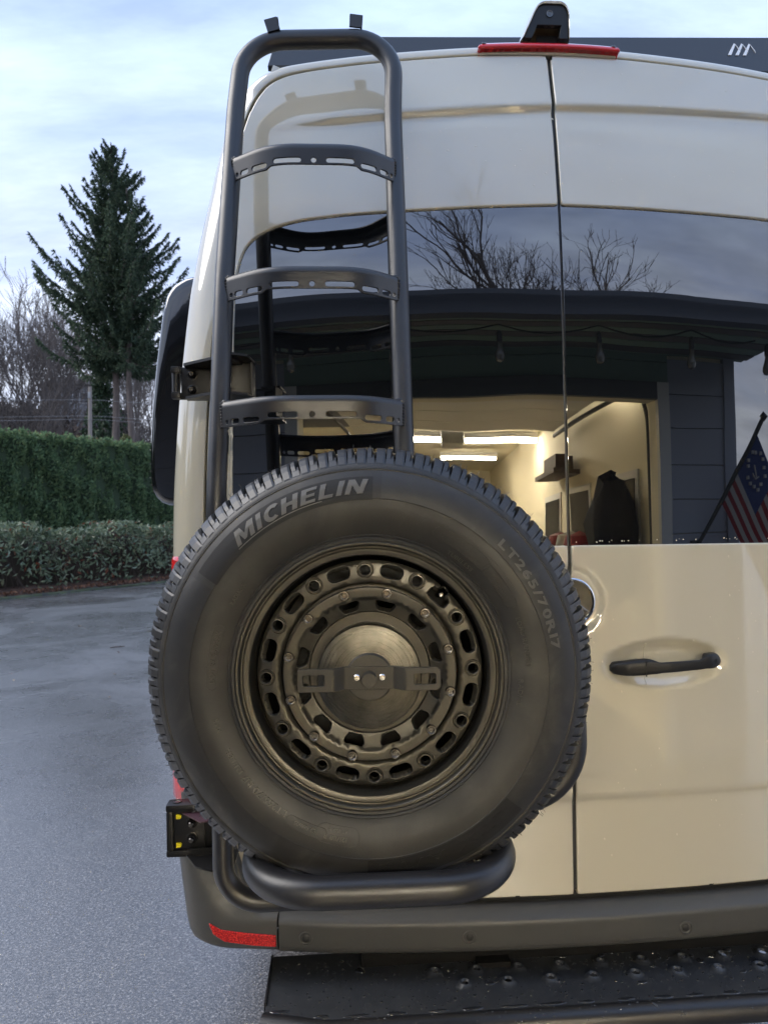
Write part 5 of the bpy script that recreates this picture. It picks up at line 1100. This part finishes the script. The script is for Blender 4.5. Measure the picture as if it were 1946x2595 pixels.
gt = MB(); gp_ = [(0, 0), (.012, -.09), (.06, -.12), (.11, -.10), (.115, -.02), (.13, 0), (.13, .012), (.0, .012)]; n = len(gp_); V = [(x, -1.37 + a, 2.50 + b) for x in (GX0 - .6, GX1 + .65) for a, b in gp_]; gt.add(V, [tuple(range(n)), tuple(range(2 * n - 1, n - 1, -1))] + [(i, i + n, (i + 1) % n + n, (i + 1) % n) for i in range(n)]); gt.build('gutter', DARKW, GA, False)
rf = MB(); V = [(GX0 - .6, -1.36, 2.45), (GX1 + .5, -1.36, 2.45), (GX1 + .5, -12.9, 2.95), (GX0 - .6, -12.9, 2.95)]; V = V + [(a, b, c + .14) for a, b, c in V]; rf.add(V, [(0, 1, 2, 3), (7, 6, 5, 4), (0, 4, 5, 1), (1, 5, 6, 2), (2, 6, 7, 3), (3, 7, 4, 0)]); rf.build('roof', DARKW, GA, False)
for x_, y_ in ((-.62, -3.0), (.72, -3.0), (-.35, -6.5), (.98, -6.5), (.6, -8.4), (-2.4, -4.2)):
    b = MB(); b.box((x_, y_, CZ - .11), (.64, .075, .03), bev=.01); fx = b.build('light_fixture', TRIMW, None, False); fx.parent = GA; fx.location = Vector(WL[fx.name] - wloc(GA))
    for dx in (-.03, .03):
        b = MB(); b.tube([(x_ - .61, y_ + dx, CZ - .16), (x_ + .61, y_ + dx, CZ - .16)], .017, 10); sub(b.build('fluorescent_tube', TUBEM), fx)
for k in range(4): bx('door_panel', (OX0 + .02, -2.55 - .56 * (k + 1) + .012, 2.36), (OX1 - .02, -2.55 - .56 * k, 2.40), mat('door_panel_white', (.82, .79, .70), .6) if k == 0 else bpy.data.materials['door_panel_white'])
DK = mat('dark_steel', (.05, .05, .05), .5)
for x_ in (OX0 - .04, OX1 + .02):
    b = MB(); b.tube(fillet([(x_, -2.22, 0), (x_, -2.24, 2.30), (x_, -4.9, 2.34)], [.3]), .018, 8); b.build('door_track', DK, GA)
b = MB(); b.box((.05, -4.0, CZ - .24), (.03, 1.5, .02)); b.box((.05, -5.25, CZ - .28), (.16, .22, .10), bev=.03); b.box((.05, -5.25, CZ - .1), (.02, .02, .1)); b.build('door_opener', TRIMW, GA)
for y_ in (-3.3, -4.5, -5.7):
    f_ = bx('window_frame', (GX1 - .02, y_ - .45, 1.15), (GX1 + .0, y_ + .45, 1.85), TRIMW); pq = bx('pane', (GX1 - .028, y_ - .39, 1.21), (GX1 - .02, y_ + .39, 1.79), mat('night_pane', (.02, .022, .03), .05), None); pq.parent = f_; pq.location = Vector(WL[pq.name] - WL[f_.name])
b = MB(); V, F = lathe_geo([(.0001, .36), (.12, .33), (.20, .2), (.24, 0), (.22, -.3), (.16, -.5), (.0001, -.52)], 14); V = V * (1, .7, 1) + rng.normal(0, .02, V.shape); b.add(V + (GX1 - .25, -2.9, 1.45), F); tag(b.build('jacket', mat('dark_cloth', (.012, .012, .016), .8)), 'dark jacket hanging on the garage side wall', 'jacket')
for k, (y_, c_) in enumerate(((-3.75, (.35, .03, .03)), (-4.05, (.5, .48, .42)), (-4.4, (.30, .04, .04)))):
    b = MB(); b.lathe([(.0001, .30), (.13, .26), (.17, .1), (.17, -.3), (.0001, -.32)], 14, (GX1 - .3, y_, 1.12)); tag(b.build('storage_sack', mat('sack', c_, .6)), ('red sack nearest the garage opening', 'pale sack between two red sacks', 'red sack deepest in the garage')[k], 'sack')
bx2 = MB(); bx2.box((GX1 - .2, -4.9, 1.98), (.18, .5, .02)); bx2.box((GX1 - .2, -4.8, 2.07), (.12, .3, .06)); tag(bx2.build('wall_shelf', mat('shelf_wood', (.10, .06, .035), .7), None, False), 'brown shelf with a box on the garage side wall', 'shelf')
bw = MB(); bw.box((-.5, -8.2, .55), (2.4, .35, .5)); bw.box((-1.9, -8.3, 1.6), (.7, .25, .5)); tag(bw.build('work_bench', mat('bench_wood', (.22, .16, .10), .7), None, False), 'long workbench along the garage back wall', 'bench')
# string lights along the eave
SL = thing('string_lights', 'string of clear glass bulbs hanging under the garage eave', 'string lights', (0, -1.45, 2.36)); xs = np.arange(-3.0, 2.4, .62); b = MB(); P = []
for a, c in zip(xs[:-1], xs[1:]): P += [(a + (c - a) * t, -1.45, 2.385 - .05 * 4 * t * (1 - t)) for t in np.linspace(0, 1, 7)[:-1]]
b.tube(np.array(P), .005, 6); b.build('cable', DK, SL); BULB = mat('bulb_glass', (.16, .15, .12), .05, coat=1)
for x_ in xs: b = MB(); b.lathe([(.004, .05), (.016, .04), (.017, 0), (.014, -.01), (.0001, -.01)], 10, (x_, -1.45, 2.30)); sk = b.build('socket', DK, SL); b = MB(); b.lathe([(.012, 0), (.016, -.02), (.027, -.05), (.028, -.068), (.02, -.085), (.0001, -.092)], 12, (x_, -1.45, 2.29)); sub(b.build('bulb', BULB), sk)
# flag on a slanted pole beside the opening
FL = thing('flag', 'striped flag with blue canton on a slanted pole beside the garage opening', 'flag', (1.78, WY, 1.25)); p0_ = np.array((1.74, WY + .02, 1.30)); p1_ = np.array((2.08, WY + .42, 2.02)); b = MB(); b.tube([p0_, p1_], .014, 10); b.lathe([(.0001, .03), (.03, 0), (.0001, -.03)], 12, p1_); b.box(p0_, (.045, .012, .05)); b.build('pole', DK, FL)
RED, WHT, BLU = mat('flag_red', (.22, .02, .03), .7), mat('flag_white', (.38, .37, .36), .7), mat('flag_blue', (.03, .05, .16), .7)
U, Vv = 36, 26; pts = []
for i in range(U + 1):
    for j in range(Vv + 1):
        u, v = i / U, j / Vv; q = p1_ + (p0_ - p1_) * (.12 + .50 * v); q = q + np.array((.28 + .05 * v, .12, -.62)) * u * .95 + np.array((.5, -.8, .0)) * .035 * math.sin(u * 9 + v * 4) * u; pts.append(q)
F, mi = [], []
for i in range(U):
    for j in range(Vv): F.append((i * (Vv + 1) + j, (i + 1) * (Vv + 1) + j, (i + 1) * (Vv + 1) + j + 1, i * (Vv + 1) + j + 1)); mi.append(2 if (i < U * .4 and j < Vv * 7 / 13) else (0 if (j // 2) % 2 == 0 else 1))
cl = mk('cloth', pts, F, RED, FL, True, mats=[RED, WHT, BLU], midx=mi)
def fpt(u, v, o_=.004):
    i, j = u * U, v * Vv; q = np.array(pts[int(i) * (Vv + 1) + int(j)]); return q + np.array((.0, .006, .003))
b = MB()
for k in range(13): a = 2 * math.pi * k / 13; c = fpt(.20 + .13 * math.cos(a), .27 + .17 * math.sin(a)); b.box(c, (.009, .006, .009))
c = fpt(.2, .27); b.tube([c + (-.02, .006, .04), c + (.0, .006, -.03)], .005, 5); b.tube([c + (-.035, .006, -.005), c + (-.01, .006, -.035), c + (.03, .006, -.02)], .005, 5); sub(b.build('canton_stars', WHT, None, False), cl)
# the bare tree above the garage roof
bare('bare_tree', 'large bare tree mirrored in the rear window above the garage roof', 3.6, -16.5, 0, 11.4, 79, spread=.36, levels=5, tr=.28, kids=(8, 5, 4, 3, 2), minr=.010)
bare('bare_tree', 'smaller bare tree standing right of the large one behind the garage', 5.6, -17.0, 0, 9.0, 81, spread=.40, levels=5, tr=.2, kids=(6, 5, 3, 3, 2), minr=.010)

# dark evergreen screen left of and behind the photographer, mirrored in the glossy black pod
EV = thing('evergreen_screen', 'row of dark evergreens left of the driveway behind the photographer', 'hedge', (-11, -6, 0)); n = 9000; yy = rng.uniform(-22, 5, n); top_ = 3.5 + .8 * np.sin(yy * .9) + .5 * np.sin(yy * 2.3); zz_ = top_ * rng.random(n) ** .8
V, F = leaves(np.stack([-11.5 + rng.normal(0, .5, n) - .10 * yy, yy, zz_], 1), rdir(n, .7), rdir(n), rng.uniform(.3, .6, n), rng.uniform(.12, .25, n)); tag(mk('foliage', V, F, NEEDLE, EV, False), kind='stuff')
yy = np.linspace(-22, 5, 60); V = [(x - .10 * y, y, z) for y in yy for x, z in ((-11.2, 0), (-11.3, 2.9 + .8 * math.sin(y * .9) + .4 * math.sin(y * 2.3)), (-12.2, 2.6), (-12.4, 0))]
mk('core', V, [(i * 4 + j, i * 4 + j + 1, (i + 1) * 4 + j + 1, (i + 1) * 4 + j) for i in range(59) for j in range(3)], bpy.data.materials['hedge_core'], EV, False)
